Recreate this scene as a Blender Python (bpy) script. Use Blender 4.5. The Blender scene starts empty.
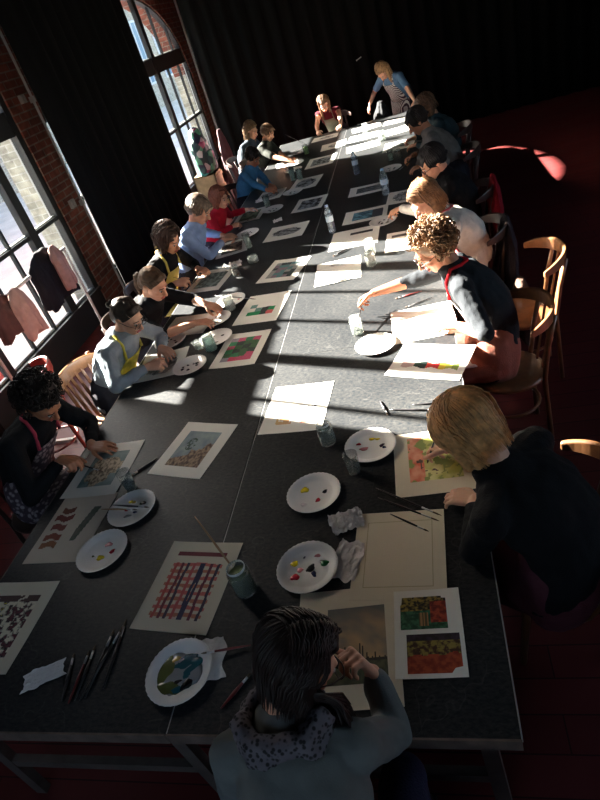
import bpy, math, random
import numpy as np
from mathutils import Vector, Matrix, noise
random.seed(7); np.random.seed(7)
scn=bpy.context.scene; COL=scn.collection
PI=math.pi; V=Vector
def n_(v): return V(v).normalized()
# ------------------------------------------------------------------ colour + materials
def S(r,g,b,a=1.0):
    f=lambda c:(c/255/12.92 if c/255<=.04045 else ((c/255+.055)/1.055)**2.4)
    return (f(r),f(g),f(b),a)
MATS={}
def mat(name,col,rough=.6,metal=0,var=0,vs=8,bump=0,bs=40,spec=.5,sub=0,sheen=0,emit=None):
    if name in MATS: return MATS[name]
    m=bpy.data.materials.new(name); m.use_nodes=True; nt=m.node_tree; b=nt.nodes['Principled BSDF']
    b.inputs['Base Color'].default_value=col; b.inputs['Roughness'].default_value=rough
    b.inputs['Metallic'].default_value=metal; b.inputs['Specular IOR Level'].default_value=spec
    if sheen: b.inputs['Sheen Weight'].default_value=sheen
    if sub:
        b.inputs['Subsurface Weight'].default_value=sub; b.inputs['Subsurface Radius'].default_value=(.02,.008,.004); b.inputs['Subsurface Scale'].default_value=.5
    tc=nt.nodes.new('ShaderNodeTexCoord')
    if var:
        n=nt.nodes.new('ShaderNodeTexNoise'); n.inputs['Scale'].default_value=vs; n.inputs['Detail'].default_value=6
        nt.links.new(tc.outputs['Object'],n.inputs['Vector'])
        r=nt.nodes.new('ShaderNodeValToRGB'); r.color_ramp.elements[0].position=.3; r.color_ramp.elements[1].position=.7
        r.color_ramp.elements[0].color=[c*(1-var) for c in col[:3]]+[1]
        r.color_ramp.elements[1].color=[min(1,c*(1+var)) for c in col[:3]]+[1]
        nt.links.new(n.outputs['Fac'],r.inputs['Fac']); nt.links.new(r.outputs['Color'],b.inputs['Base Color'])
    if bump:
        n=nt.nodes.new('ShaderNodeTexNoise'); n.inputs['Scale'].default_value=bs; n.inputs['Detail'].default_value=4
        nt.links.new(tc.outputs['Object'],n.inputs['Vector'])
        bp=nt.nodes.new('ShaderNodeBump'); bp.inputs['Strength'].default_value=bump; bp.inputs['Distance'].default_value=.01
        nt.links.new(n.outputs['Fac'],bp.inputs['Height']); nt.links.new(bp.outputs['Normal'],b.inputs['Normal'])
    MATS[name]=m; return m
def attr_mat(name,rough=.7,spec=.3):
    if name in MATS: return MATS[name]
    m=bpy.data.materials.new(name); m.use_nodes=True; nt=m.node_tree; b=nt.nodes['Principled BSDF']
    a=nt.nodes.new('ShaderNodeAttribute'); a.attribute_name='pigment'
    nt.links.new(a.outputs['Color'],b.inputs['Base Color']); b.inputs['Roughness'].default_value=rough; b.inputs['Specular IOR Level'].default_value=spec
    MATS[name]=m; return m
def glass_mat(name,tint=(.95,.97,.96),diff=.03,gl=.12,dcol=(.8,.9,.88),rough=.02):
    if name in MATS: return MATS[name]
    m=bpy.data.materials.new(name); m.use_nodes=True; nt=m.node_tree; nt.nodes.clear()
    o=nt.nodes.new('ShaderNodeOutputMaterial'); t=nt.nodes.new('ShaderNodeBsdfTransparent'); g=nt.nodes.new('ShaderNodeBsdfGlossy')
    d=nt.nodes.new('ShaderNodeBsdfDiffuse'); lw=nt.nodes.new('ShaderNodeLayerWeight'); mt=nt.nodes.new('ShaderNodeMath'); mt.operation='MULTIPLY'
    t.inputs[0].default_value=(*tint,1); g.inputs['Roughness'].default_value=rough; d.inputs[0].default_value=(*dcol,1)
    lw.inputs['Blend'].default_value=.35; mt.inputs[1].default_value=gl*4
    m1=nt.nodes.new('ShaderNodeMixShader'); m2=nt.nodes.new('ShaderNodeMixShader'); m2.inputs[0].default_value=diff
    nt.links.new(lw.outputs['Fresnel'],mt.inputs[0]); nt.links.new(mt.outputs[0],m1.inputs[0])
    nt.links.new(t.outputs[0],m1.inputs[1]); nt.links.new(g.outputs[0],m1.inputs[2])
    nt.links.new(m1.outputs[0],m2.inputs[1]); nt.links.new(d.outputs[0],m2.inputs[2]); nt.links.new(m2.outputs[0],o.inputs[0])
    MATS[name]=m; return m
def brick_mat(name,c1,c2,mortar,axis='YZ',scale=1.0):
    m=bpy.data.materials.new(name); m.use_nodes=True; nt=m.node_tree; b=nt.nodes['Principled BSDF']
    tc=nt.nodes.new('ShaderNodeTexCoord'); sp=nt.nodes.new('ShaderNodeSeparateXYZ'); cb=nt.nodes.new('ShaderNodeCombineXYZ')
    ad=nt.nodes.new('ShaderNodeMath'); ad.operation='ADD'
    nt.links.new(tc.outputs['Object'],sp.inputs[0]); nt.links.new(sp.outputs['X'],ad.inputs[0]); nt.links.new(sp.outputs['Y'],ad.inputs[1])
    nt.links.new(ad.outputs[0],cb.inputs['X']); nt.links.new(sp.outputs['Z'],cb.inputs['Y'])
    br=nt.nodes.new('ShaderNodeTexBrick'); br.inputs['Scale'].default_value=scale
    br.inputs['Brick Width'].default_value=.22; br.inputs['Row Height'].default_value=.075; br.inputs['Mortar Size'].default_value=.008
    br.inputs['Color1'].default_value=c1; br.inputs['Color2'].default_value=c2; br.inputs['Mortar'].default_value=mortar
    br.inputs['Mortar Smooth'].default_value=.3
    nt.links.new(cb.outputs[0],br.inputs['Vector'])
    n=nt.nodes.new('ShaderNodeTexNoise'); n.inputs['Scale'].default_value=9; n.inputs['Detail'].default_value=8; nt.links.new(tc.outputs['Object'],n.inputs['Vector'])
    mx=nt.nodes.new('ShaderNodeMix'); mx.data_type='RGBA'; mx.blend_type='MULTIPLY'; mx.inputs['Factor'].default_value=.75
    rp=nt.nodes.new('ShaderNodeValToRGB'); rp.color_ramp.elements[0].position=.35; rp.color_ramp.elements[1].position=.65; rp.color_ramp.elements[0].color=(.4,.4,.4,1)
    nt.links.new(n.outputs['Fac'],rp.inputs[0]); nt.links.new(br.outputs['Color'],mx.inputs[6]); nt.links.new(rp.outputs[0],mx.inputs[7])
    nt.links.new(mx.outputs[2],b.inputs['Base Color']); b.inputs['Roughness'].default_value=.85
    bp=nt.nodes.new('ShaderNodeBump'); bp.inputs['Strength'].default_value=.6; bp.inputs['Distance'].default_value=.01
    iv=nt.nodes.new('ShaderNodeMath'); iv.operation='SUBTRACT'; iv.inputs[0].default_value=1; nt.links.new(br.outputs['Fac'],iv.inputs[1])
    nt.links.new(iv.outputs[0],bp.inputs['Height']); nt.links.new(bp.outputs[0],b.inputs['Normal'])
    return m
def floor_mat():
    m=bpy.data.materials.new('floor_boards'); m.use_nodes=True; nt=m.node_tree; b=nt.nodes['Principled BSDF']
    tc=nt.nodes.new('ShaderNodeTexCoord'); br=nt.nodes.new('ShaderNodeTexBrick'); nt.links.new(tc.outputs['Object'],br.inputs['Vector'])
    br.inputs['Scale'].default_value=1; br.inputs['Brick Width'].default_value=2.4; br.inputs['Row Height'].default_value=.14; br.inputs['Mortar Size'].default_value=.003
    br.inputs['Color1'].default_value=(.17,.028,.027,1); br.inputs['Color2'].default_value=(.13,.02,.02,1); br.inputs['Mortar'].default_value=(.04,.008,.008,1)
    n=nt.nodes.new('ShaderNodeTexNoise'); n.inputs['Scale'].default_value=3; n.inputs['Detail'].default_value=8; nt.links.new(tc.outputs['Object'],n.inputs['Vector'])
    mx=nt.nodes.new('ShaderNodeMix'); mx.data_type='RGBA'; mx.blend_type='MULTIPLY'; mx.inputs['Factor'].default_value=.5
    nt.links.new(br.outputs['Color'],mx.inputs[6]); nt.links.new(n.outputs['Fac'],mx.inputs[7]); nt.links.new(mx.outputs[2],b.inputs['Base Color'])
    rr=nt.nodes.new('ShaderNodeMapRange'); rr.inputs['To Min'].default_value=.35; rr.inputs['To Max'].default_value=.65
    nt.links.new(n.outputs['Fac'],rr.inputs['Value']); nt.links.new(rr.outputs[0],b.inputs['Roughness']); b.inputs['Specular IOR Level'].default_value=.3
    return m
def table_mat():
    m=bpy.data.materials.new('painted_board'); m.use_nodes=True; nt=m.node_tree; b=nt.nodes['Principled BSDF']
    tc=nt.nodes.new('ShaderNodeTexCoord'); geo=nt.nodes.new('ShaderNodeNewGeometry')
    mp=nt.nodes.new('ShaderNodeMapping'); mp.inputs['Scale'].default_value=(48,95,48); nt.links.new(geo.outputs['Position'],mp.inputs['Vector'])
    n=nt.nodes.new('ShaderNodeTexNoise'); n.inputs['Scale'].default_value=1; n.inputs['Detail'].default_value=9; n.inputs['Roughness'].default_value=.75; nt.links.new(mp.outputs[0],n.inputs['Vector'])
    n2=nt.nodes.new('ShaderNodeTexNoise'); n2.inputs['Scale'].default_value=2.2; n2.inputs['Detail'].default_value=7; nt.links.new(geo.outputs['Position'],n2.inputs['Vector'])
    r=nt.nodes.new('ShaderNodeValToRGB'); e=r.color_ramp.elements; e[0].position=.38; e[0].color=(.006,.0095,.0135,1); e[1].position=.76; e[1].color=(.062,.060,.057,1)
    nt.links.new(n.outputs['Fac'],r.inputs[0])
    r2=nt.nodes.new('ShaderNodeValToRGB'); e=r2.color_ramp.elements; e[0].position=.35; e[0].color=(.7,.7,.72,1); e[1].position=.7; e[1].color=(1.25,1.2,1.15,1)
    nt.links.new(n2.outputs['Fac'],r2.inputs[0])
    mx=nt.nodes.new('ShaderNodeMix'); mx.data_type='RGBA'; mx.blend_type='MULTIPLY'; mx.inputs['Factor'].default_value=1
    nt.links.new(r.outputs[0],mx.inputs[6]); nt.links.new(r2.outputs[0],mx.inputs[7])
    # scratches with their own shape
    mp2=nt.nodes.new('ShaderNodeMapping'); mp2.inputs['Scale'].default_value=(3,3,3); mp2.inputs['Rotation'].default_value=(0,0,.5); nt.links.new(geo.outputs['Position'],mp2.inputs['Vector'])
    vo=nt.nodes.new('ShaderNodeTexVoronoi'); vo.feature='DISTANCE_TO_EDGE'; vo.inputs['Scale'].default_value=1.1
    ds=nt.nodes.new('ShaderNodeTexNoise'); ds.inputs['Scale'].default_value=1.7; nt.links.new(mp2.outputs[0],ds.inputs['Vector'])
    va=nt.nodes.new('ShaderNodeVectorMath'); va.operation='ADD'; nt.links.new(mp2.outputs[0],va.inputs[0]); nt.links.new(ds.outputs['Color'],va.inputs[1])
    nt.links.new(va.outputs[0],vo.inputs['Vector'])
    r3=nt.nodes.new('ShaderNodeValToRGB'); e=r3.color_ramp.elements; e[0].position=.0; e[0].color=(.28,.28,.28,1); e[1].position=.007; e[1].color=(0,0,0,1)
    nt.links.new(vo.outputs['Distance'],r3.inputs[0])
    ml=nt.nodes.new('ShaderNodeMath'); ml.operation='MULTIPLY'; nt.links.new(r3.outputs[0],ml.inputs[0]); nt.links.new(n.outputs['Fac'],ml.inputs[1])
    mx2=nt.nodes.new('ShaderNodeMix'); mx2.data_type='RGBA'; nt.links.new(ml.outputs[0],mx2.inputs[0]); nt.links.new(mx.outputs[2],mx2.inputs[6]); mx2.inputs[7].default_value=(.2,.19,.18,1)
    nt.links.new(mx2.outputs[2],b.inputs['Base Color'])
    b.inputs['Roughness'].default_value=.45; b.inputs['Specular IOR Level'].default_value=.22
    bp=nt.nodes.new('ShaderNodeBump'); bp.inputs['Strength'].default_value=.15; bp.inputs['Distance'].default_value=.003
    nt.links.new(n.outputs['Fac'],bp.inputs['Height']); nt.links.new(bp.outputs[0],b.inputs['Normal'])
    return m
def stripe_mat(name,c1,c2,scale,axis=0,check=False,rough=.8):
    m=bpy.data.materials.new(name); m.use_nodes=True; nt=m.node_tree; b=nt.nodes['Principled BSDF']; b.inputs['Roughness'].default_value=rough
    tc=nt.nodes.new('ShaderNodeTexCoord')
    if check:
        w=nt.nodes.new('ShaderNodeTexVoronoi'); w.inputs['Scale'].default_value=scale; nt.links.new(tc.outputs['Object'],w.inputs['Vector']); out=w.outputs['Distance']
    else:
        w=nt.nodes.new('ShaderNodeTexWave'); w.bands_direction='XYZ'[axis]; w.inputs['Scale'].default_value=scale; nt.links.new(tc.outputs['Object'],w.inputs['Vector']); out=w.outputs['Fac']
    r=nt.nodes.new('ShaderNodeValToRGB'); r.color_ramp.interpolation='CONSTANT' if not check else 'LINEAR'
    r.color_ramp.elements[0].color=c1; r.color_ramp.elements[1].color=c2
    r.color_ramp.elements[0].position=.0 if not check else .3; r.color_ramp.elements[1].position=.5
    nt.links.new(out,r.inputs[0]); nt.links.new(r.outputs[0],b.inputs['Base Color']); return m
# ------------------------------------------------------------------ mesh builder
class MB:
    def __init__(s): s.v=[]; s.f=[]; s.c=[]
    def add(s,vs,fs,col=None):
        o=len(s.v); s.v+= [tuple(p) for p in vs]; s.f+= [tuple(i+o for i in f) for f in fs]; s.c+=[col]*len(fs)
    def box(s,a,b,col=None,bev=0):
        x0,y0,z0=a; x1,y1,z1=b
        s.add([(x0,y0,z0),(x1,y0,z0),(x1,y1,z0),(x0,y1,z0),(x0,y0,z1),(x1,y0,z1),(x1,y1,z1),(x0,y1,z1)],
              [(0,3,2,1),(4,5,6,7),(0,1,5,4),(1,2,6,5),(2,3,7,6),(3,0,4,7)],col)
    def bar(s,p,q,w,h,up=(0,0,1),col=None):
        p,q=V(p),V(q); d=(q-p).normalized(); u=V(up)
        if abs(d.dot(u))>.95: u=V((0,1,0))
        sd=d.cross(u).normalized(); u=sd.cross(d)
        vs=[]
        for c in (p,q):
            for a,b in ((-1,-1),(1,-1),(1,1),(-1,1)): vs.append(c+sd*a*w/2+u*b*h/2)
        s.add(vs,[(0,1,2,3),(7,6,5,4),(0,4,5,1),(1,5,6,2),(2,6,7,3),(3,7,4,0)],col)
    def loft(s,rings,n=14,caps=True,col=None):
        # rings: (centre, axisA(scaled), axisB(scaled))
        rs=[(V(c),V(a),V(b)) for c,a,b in rings]
        if caps:
            def cap(r0,r1):
                d=(r0[0]-r1[0]); d=d.normalized() if d.length>1e-9 else V((0,0,1))
                rad=min(r0[1].length,r0[2].length)
                return [(r0[0]+d*rad*math.sin(t),r0[1]*max(.02,math.cos(t)),r0[2]*max(.02,math.cos(t))) for t in (.5,1.0,1.5)]
            rs=cap(rs[0],rs[1])[::-1]+rs+cap(rs[-1],rs[-2])
        vs=[]
        for c,a,b in rs:
            for i in range(n):
                t=2*PI*i/n; vs.append(c+a*math.cos(t)+b*math.sin(t))
        fs=[]
        for k in range(len(rs)-1):
            for i in range(n):
                j=(i+1)%n; fs.append((k*n+i,k*n+j,(k+1)*n+j,(k+1)*n+i))
        fs.append(tuple(range(n))[::-1]); fs.append(tuple((len(rs)-1)*n+i for i in range(n)))
        s.add(vs,fs,col)
    def cap(s,p,q,r0,r1=None,n=10,k=1.0,side=None,col=None):
        r1=r0 if r1 is None else r1; p,q=V(p),V(q); d=(q-p)
        d=d.normalized() if d.length>1e-9 else V((0,0,1))
        u=V(side) if side is not None else (V((0,0,1)) if abs(d.z)<.9 else V((0,1,0)))
        a=(u-d*u.dot(d)).normalized(); b=d.cross(a)
        s.loft([(p,a*r0*k,b*r0),((p+q)/2,a*(r0+r1)/2*k,b*(r0+r1)/2),(q,a*r1*k,b*r1)],n,True,col)
    def tube(s,pts,r,n=6,rad=None,col=None,closed=False):
        pts=[V(p) for p in pts]; rs=[]
        prev=None
        for i,p in enumerate(pts):
            d=(pts[min(i+1,len(pts)-1)]-pts[max(i-1,0)]); d=d.normalized() if d.length>1e-9 else V((0,0,1))
            if prev is None: u=V((0,0,1)) if abs(d.z)<.9 else V((0,1,0))
            else: u=prev
            a=(u-d*u.dot(d)); a=a.normalized() if a.length>1e-6 else d.orthogonal().normalized()
            prev=a; b=d.cross(a); rr=r if rad is None else rad[i]
            rs.append((p,a*rr,b*rr))
        s.loft(rs,n,False,col)
    def ell(s,c,r,M=None,n=16,m=10,col=None):
        c=V(c); vs=[]; fs=[]
        for j in range(m+1):
            ph=PI*j/m
            for i in range(n):
                t=2*PI*i/n; p=V((r[0]*math.sin(ph)*math.cos(t),r[1]*math.sin(ph)*math.sin(t),r[2]*math.cos(ph)))
                if j in (0,m): p=V((p.x*0+1e-4*math.cos(t),1e-4*math.sin(t),p.z))
                if M is not None: p=M@p
                vs.append(c+p)
        for j in range(m):
            for i in range(n):
                k=(i+1)%n; fs.append((j*n+i,(j+1)*n+i,(j+1)*n+k,j*n+k))
        fs.append(tuple(range(n))); fs.append(tuple(m*n+i for i in range(n))[::-1])
        s.add(vs,fs,col)
    def lathe(s,prof,n=32,c=(0,0,0),col=None,flute=None):
        vs=[];fs=[]
        for k,(r,z) in enumerate(prof):
            for i in range(n):
                t=2*PI*i/n; rr=r
                dz=0
                if flute and k in flute: rr=r*(1+.012*(i%2)); dz=.0012*(i%2)
                vs.append((c[0]+rr*math.cos(t),c[1]+rr*math.sin(t),c[2]+z+dz))
        for k in range(len(prof)-1):
            for i in range(n):
                j=(i+1)%n; fs.append((k*n+i,k*n+j,(k+1)*n+j,(k+1)*n+i))
        s.add(vs,fs,col)
    def disc(s,c,r,z,n=16,col=None,sq=1,rot=0,wob=0,th=.0012):
        vs=[]
        ph=random.random()*9
        for i in range(n):
            t=2*PI*i/n; rr=r*(1+wob*math.sin(3*t+ph)+wob*.6*math.sin(5*t+ph*2))
            x=rr*math.cos(t); y=rr*sq*math.sin(t)
            vs.append((c[0]+x*math.cos(rot)-y*math.sin(rot),c[1]+x*math.sin(rot)+y*math.cos(rot),z))
        vs2=[(c[0]+(a[0]-c[0])*.75,c[1]+(a[1]-c[1])*.75,z+th) for a in vs]
        vs=vs+vs2+[(c[0],c[1],z+th*1.3)]
        fs=[(i,(i+1)%n,n+(i+1)%n,n+i) for i in range(n)]+[(n+i,n+(i+1)%n,2*n) for i in range(n)]+[tuple(range(n))[::-1]]
        s.add(vs,fs,col)
    def mesh(s,name,origin=(0,0,0)):
        me=bpy.data.meshes.new(name); o=V(origin)
        me.from_pydata([(V(p)-o) for p in s.v],[],s.f); me.validate(); me.update(); return me
    def build(s,name,m,parent=None,origin=None,smooth=False,loc=None):
        o=V(origin) if origin is not None else V((0,0,0))
        me=s.mesh(name,o)
        ms=m if isinstance(m,(list,tuple)) else [m]
        for x in ms: me.materials.append(x)
        if any(c is not None for c in s.c) and len(ms)==1 and len(me.polygons)==len(s.c):
            at=me.color_attributes.new('pigment','FLOAT_COLOR','CORNER'); arr=[]
            for p,c in zip(me.polygons,s.c): arr+= list(c or (1,1,1,1))*p.loop_total
            at.data.foreach_set('color',arr)
        elif any(isinstance(c,int) for c in s.c):
            for p,c in zip(me.polygons,s.c): p.material_index=c or 0
        if smooth: me.polygons.foreach_set('use_smooth',[True]*len(me.polygons))
        ob=bpy.data.objects.new(name,me); COL.objects.link(ob)
        if parent is not None: ob.parent=parent
        else: ob.location=o
        return ob
def remesh(mb,name,m,parent,origin,voxel=.008,smooth=6,wrinkle=0,ws=12,sf=.5):
    me=mb.mesh('tmp'); ob=bpy.data.objects.new('tmp',me); COL.objects.link(ob)
    r=ob.modifiers.new('r','REMESH'); r.mode='VOXEL'; r.voxel_size=voxel; r.adaptivity=0
    if smooth: q=ob.modifiers.new('s','SMOOTH'); q.factor=sf; q.iterations=smooth
    bpy.context.view_layer.update()
    dg=bpy.context.evaluated_depsgraph_get(); new=bpy.data.meshes.new_from_object(ob.evaluated_get(dg)); new.name=name
    bpy.data.objects.remove(ob); bpy.data.meshes.remove(me)
    nv=len(new.vertices); co=np.empty(nv*3,'f'); new.vertices.foreach_get('co',co); co=co.reshape(-1,3)
    if wrinkle:
        no=np.empty(nv*3,'f'); new.vertices.foreach_get('normal',no); no=no.reshape(-1,3)
        d=np.array([noise.noise(V((p[0]*ws,p[1]*ws,p[2]*ws*.6)))+.5*noise.noise(V((p[0]*ws*2.3,p[1]*ws*2.3,p[2]*ws*1.1))) for p in co],'f')
        co=co+no*(d*wrinkle)[:,None]
    co-=np.array(origin,'f')
    new.vertices.foreach_set('co',co.ravel()); new.update()
    new.materials.clear(); new.materials.append(m)
    new.polygons.foreach_set('use_smooth',[True]*len(new.polygons))
    o2=bpy.data.objects.new(name,new); COL.objects.link(o2)
    if parent is not None: o2.parent=parent
    else: o2.location=V(origin)
    return o2
def tag(o,label=None,cat=None,group=None,kind=None):
    if label: o['label']=label
    if cat: o['category']=cat
    if group: o['group']=group
    if kind: o['kind']=kind
    return o
def empty(name,loc,label=None,cat=None,group=None,kind=None,rz=0):
    o=bpy.data.objects.new(name,None); COL.objects.link(o); o.location=loc; o.rotation_euler=(0,0,rz); o.empty_display_size=.1
    return tag(o,label,cat,group,kind)
def dup(root,loc,rz,label=None,group=None):
    r=root.copy(); COL.objects.link(r); r.location=loc; r.rotation_euler=(0,0,rz)
    if label: r['label']=label
    if group: r['group']=group
    for ch in list(root.children):
        c=ch.copy(); COL.objects.link(c); c.parent=r
        for g in list(ch.children):
            d=g.copy(); COL.objects.link(d); d.parent=c
    return r
T=.75; XW=-2.92; YB=10.09
# ------------------------------------------------------------------ camera
f_px=572.95; th,ro,yaw=.58273,-.32452,-.31889
F=V((math.sin(yaw)*math.cos(th),math.cos(yaw)*math.cos(th),-math.sin(th)))
R=V((math.cos(yaw),-math.sin(yaw),0)); U=R.cross(F)
R2=R*math.cos(ro)+U*math.sin(ro); U2=-R*math.sin(ro)+U*math.cos(ro)
cd=bpy.data.cameras.new('camera'); cam=bpy.data.objects.new('camera',cd); COL.objects.link(cam)
cam.matrix_world=Matrix(((R2.x,U2.x,-F.x,.98352),(R2.y,U2.y,-F.y,-.71777),(R2.z,U2.z,-F.z,2.3953),(0,0,0,1)))
cd.sensor_fit='HORIZONTAL'; cd.sensor_width=36; cd.lens=f_px/600*36; cd.clip_start=.05; cd.clip_end=200
scn.camera=cam
scn.view_settings.view_transform='Standard'; scn.view_settings.look='None'; scn.view_settings.gamma=1; scn.view_settings.exposure=.75; scn.view_settings.use_curve_mapping=False
# ------------------------------------------------------------------ light
sd=bpy.data.lights.new('sun','SUN'); sd.energy=84; sd.angle=math.radians(.6); sd.color=(1,.93,.84)
so=bpy.data.objects.new('sun',sd); COL.objects.link(so)
az=math.radians(-22); el=math.radians(26.6)
sdir=V((math.cos(az)*math.cos(el),math.sin(az)*math.cos(el),-math.sin(el)))
so.rotation_euler=sdir.to_track_quat('-Z','Y').to_euler(); so.location=(-8,6,6)
w=bpy.data.worlds.new('world'); scn.world=w; w.use_nodes=True; nt=w.node_tree; bg=nt.nodes['Background']
sk=nt.nodes.new('ShaderNodeTexSky'); sk.sky_type='HOSEK_WILKIE' if False else 'NISHITA'; sk.sun_disc=False; sk.sun_elevation=el; sk.sun_rotation=math.radians(-68); sk.air_density=1; sk.dust_density=3
hs=nt.nodes.new('ShaderNodeHueSaturation'); hs.inputs['Saturation'].default_value=.95
nt.links.new(sk.outputs[0],hs.inputs['Color']); nt.links.new(hs.outputs[0],bg.inputs['Color']); bg.inputs['Strength'].default_value=.60
# ------------------------------------------------------------------ setting
M_floor=floor_mat(); M_table=table_mat()
M_brick=brick_mat('old_brick',S(160,92,72),S(120,66,56),S(150,132,120)); M_brickout=brick_mat('outer_brick',S(195,190,172),S(172,168,152),S(205,202,190))
M_black=mat('black_cloth',(.0045,.005,.0048,1),.95,bump=.3,bs=60,spec=.1)
M_steel=mat('dark_steel',(.022,.024,.024,1),.45,spec=.4); M_dark=mat('dark_plaster',(.02,.018,.018,1),.9)
M_glass=glass_mat('window_glass',(.97,.98,.97),.012,.02)
b=MB(); b.box((-3.3,-3.2,-.12),(6.5,12.2,0)); tag(b.build('floor',M_floor),kind='structure')
b=MB(); b.box((-3.3,-3.2,4.6),(6.5,12.2,4.75)); tag(b.build('ceiling',M_dark),kind='structure')
b=MB()
for (a_,c_,z0,z1) in ((-3.2,12.2,0,1.3),(-3.2,12.2,3.2,4.6),(-3.2,.2,1.3,3.2),(3.6,12.2,1.3,3.2)): b.box((6.3,a_,z0),(6.5,c_,z1))
tag(b.build('wall_right',M_dark),kind='structure')
rt_=empty('window_5',(6.4,1.9,1.3),kind='structure'); b=MB()  # unseen window added in the right wall to bring in fill daylight
for k in range(6): y_=.2+3.4*k/5; b.box((6.37,y_-.03,1.3),(6.43,y_+.03,3.2))
for z_ in (1.33,3.17): b.box((6.37,.2,z_-.03),(6.43,3.6,z_+.03))
b.build('window_frame',M_steel,rt_,origin=rt_.location)
b=MB(); b.box((6.397,.2,1.3),(6.403,3.6,3.2)); b.build('window_pane',M_glass,rt_,origin=rt_.location)
b=MB()
for (a_,c_,z0,z1) in ((-3.3,6.3,0,1.2),(-3.3,6.3,2.7,4.6),(-3.3,-1.5,1.2,2.7),(.9,6.3,1.2,2.7)): b.box((a_,-3.2,z0),(c_,-3.0,z1))
tag(b.build('wall_front',M_dark),kind='structure')
for wi_,(a_,c_) in enumerate(((-1.5,.9),)):  # unseen window added behind the camera for more fill daylight
    rt_=empty('window_%d'%(wi_+4),((a_+c_)/2,-3.1,1.2),kind='structure'); b=MB()
    for k in range(5): x_=a_+(c_-a_)*k/4; b.box((x_-.03,-3.13,1.2),(x_+.03,-3.07,2.7))
    for z_ in (1.23,2.67): b.box((a_,-3.13,z_-.03),(c_,-3.07,z_+.03))
    b.build('window_frame',M_steel,rt_,origin=rt_.location)
    b=MB(); b.box((a_,-3.103,1.2),(c_,-3.097,2.7)); b.build('window_pane',M_glass,rt_,origin=rt_.location)
b=MB(); b.box((-3.3,12.0,0),(6.3,12.2,4.6)); tag(b.build('wall_back',M_brick),kind='structure')
WINS=[(1.42,5.24,4.60,(2.90,3.78,4.20),3.31),(5.70,7.14,6.42,(),None),(7.42,11.24,9.60,(8.5,10.18,10.74),None)]
def arch(y,a,c):
    m=(a+c)/2; h=(c-a)/2; S_,H_=(3.10,.90) if a<5 else (1.90,1.28) if a>7 else (1.9,.8); return S_+H_*math.sqrt(max(0,1-((y-m)/h)**2))
b=MB()
ys=sorted(set([-3.0,12.0]+[round(a+(c-a)*i/24,4) for a,c,*_ in WINS for i in range(25)]))
for y0,y1 in zip(ys[:-1],ys[1:]):
    mid=(y0+y1)/2; w_=next((q for q in WINS if q[0]<mid<q[1]),None)
    if w_ is None: b.box((XW-.36,y0,0),(XW,y1,4.6))
    else:
        z0,z1=arch(y0,w_[0],w_[1])-.03,arch(y1,w_[0],w_[1])-.03
        x0,x1=XW-.36,XW
        b.add([(x0,y0,z0),(x1,y0,z0),(x1,y1,z1),(x0,y1,z1),(x0,y0,4.6),(x1,y0,4.6),(x1,y1,4.6),(x0,y1,4.6)],[(0,3,2,1),(4,5,6,7),(0,1,5,4),(1,2,6,5),(2,3,7,6),(3,0,4,7)])
        b.box((x0,y0,-.1),(x1-.12,y1,.04))
tag(b.build('wall_left',M_brick),kind='structure')
for wi,(a,c,tm,thin,extra) in enumerate(WINS):
    fr=MB(); X0,X1=XW-.11,XW-.02
    fr.box((X0,a,0),(X1,c,.34)); fr.box((X0-.02,a,.30),(X1+.03,c,.34))
    sp=3.1 if a<5 else 1.92; fr.box((X0,a,.3),(X1,a+.07,sp)); fr.box((X0,c-.09,.3),(X1,c,sp)); fr.box((X0+.02,a+.03,2.08),(X1-.01,c-.03 if a<5 else c-.09,2.31))
    N=24
    for i in range(N):
        y0,y1=a+(c-a)*i/N,a+(c-a)*(i+1)/N; fr.bar(((X0+X1)/2,y0,arch(y0,a,c)-.02),((X0+X1)/2,y1,arch(y1,a,c)-.02),.09,.07,up=(0,0,1))
    tms=[tm]+([extra] if extra else [])
    for t in tms:
        hw=.045 if t==extra else .065; fr.box((X0+.03,t-hw,.3),(X1+.01,t+hw,arch(t,a,c)))
    for t in thin: fr.box((X0+.035,t-.015,.3),(X1-.015,t+.015,arch(t,a,c)))
    for zz in (1.22,):
        fr.box((X0+.02,a,zz-.02),(X1-.01,c,zz+.02))
    # pale glazing beads beside every bar
    root=empty('window_%d'%(wi+1),(XW,(a+c)/2,0),kind='structure')
    fr.build('window_frame',M_steel,root,origin=root.location)
    bd=MB()
    for t in tms+list(thin)+[c-.09-.075]:
        bd.box((X0+.03,t+.065 if t in tms else t+.015,.34),(X0+.045,t+.078 if t in tms else t+.025,min(2.08,arch(min(t,c-.1),a,c)-.03)))
    bd.box((X0+.03,a,.34),(X0+.06,c,.365)); bd.box((X0+.03,a,1.24),(X0+.05,c,1.255)); bd.box((X0+.03,a+.25,2.31),(X0+.05,c-.25,2.325))
    bd.build('glazing_bead',mat('pale_bead',(.5,.5,.48,1),.5),root,origin=root.location)
    g=MB()
    pts=[(a,.34),(c,.34)]+[(a+(c-a)*(1-i/24),arch(a+(c-a)*(1-i/24),a,c)) for i in range(25)]
    n=len(pts); gx=(X0+.055,X0+.061)
    g.add([(gx[0],y,z) for y,z in pts]+[(gx[1],y,z) for y,z in pts],[tuple(range(n)),tuple(range(2*n-1,n-1,-1))]+[(i,(i+1)%n,n+(i+1)%n,n+i) for i in range(n)])
    g.build('window_pane',M_glass,root,origin=root.location)
    # outer jamb facing of pale brick
    j=MB()
    j.box((XW-.375,c-.005,0),(XW-.12,c+.0,3.1 if a<5 else 1.9)); j.box((XW-.375,a,0),(XW-.12,a+.005,3.1 if a<5 else 1.9))
    j.build('outer_jamb',M_brickout,root,origin=root.location)
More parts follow.
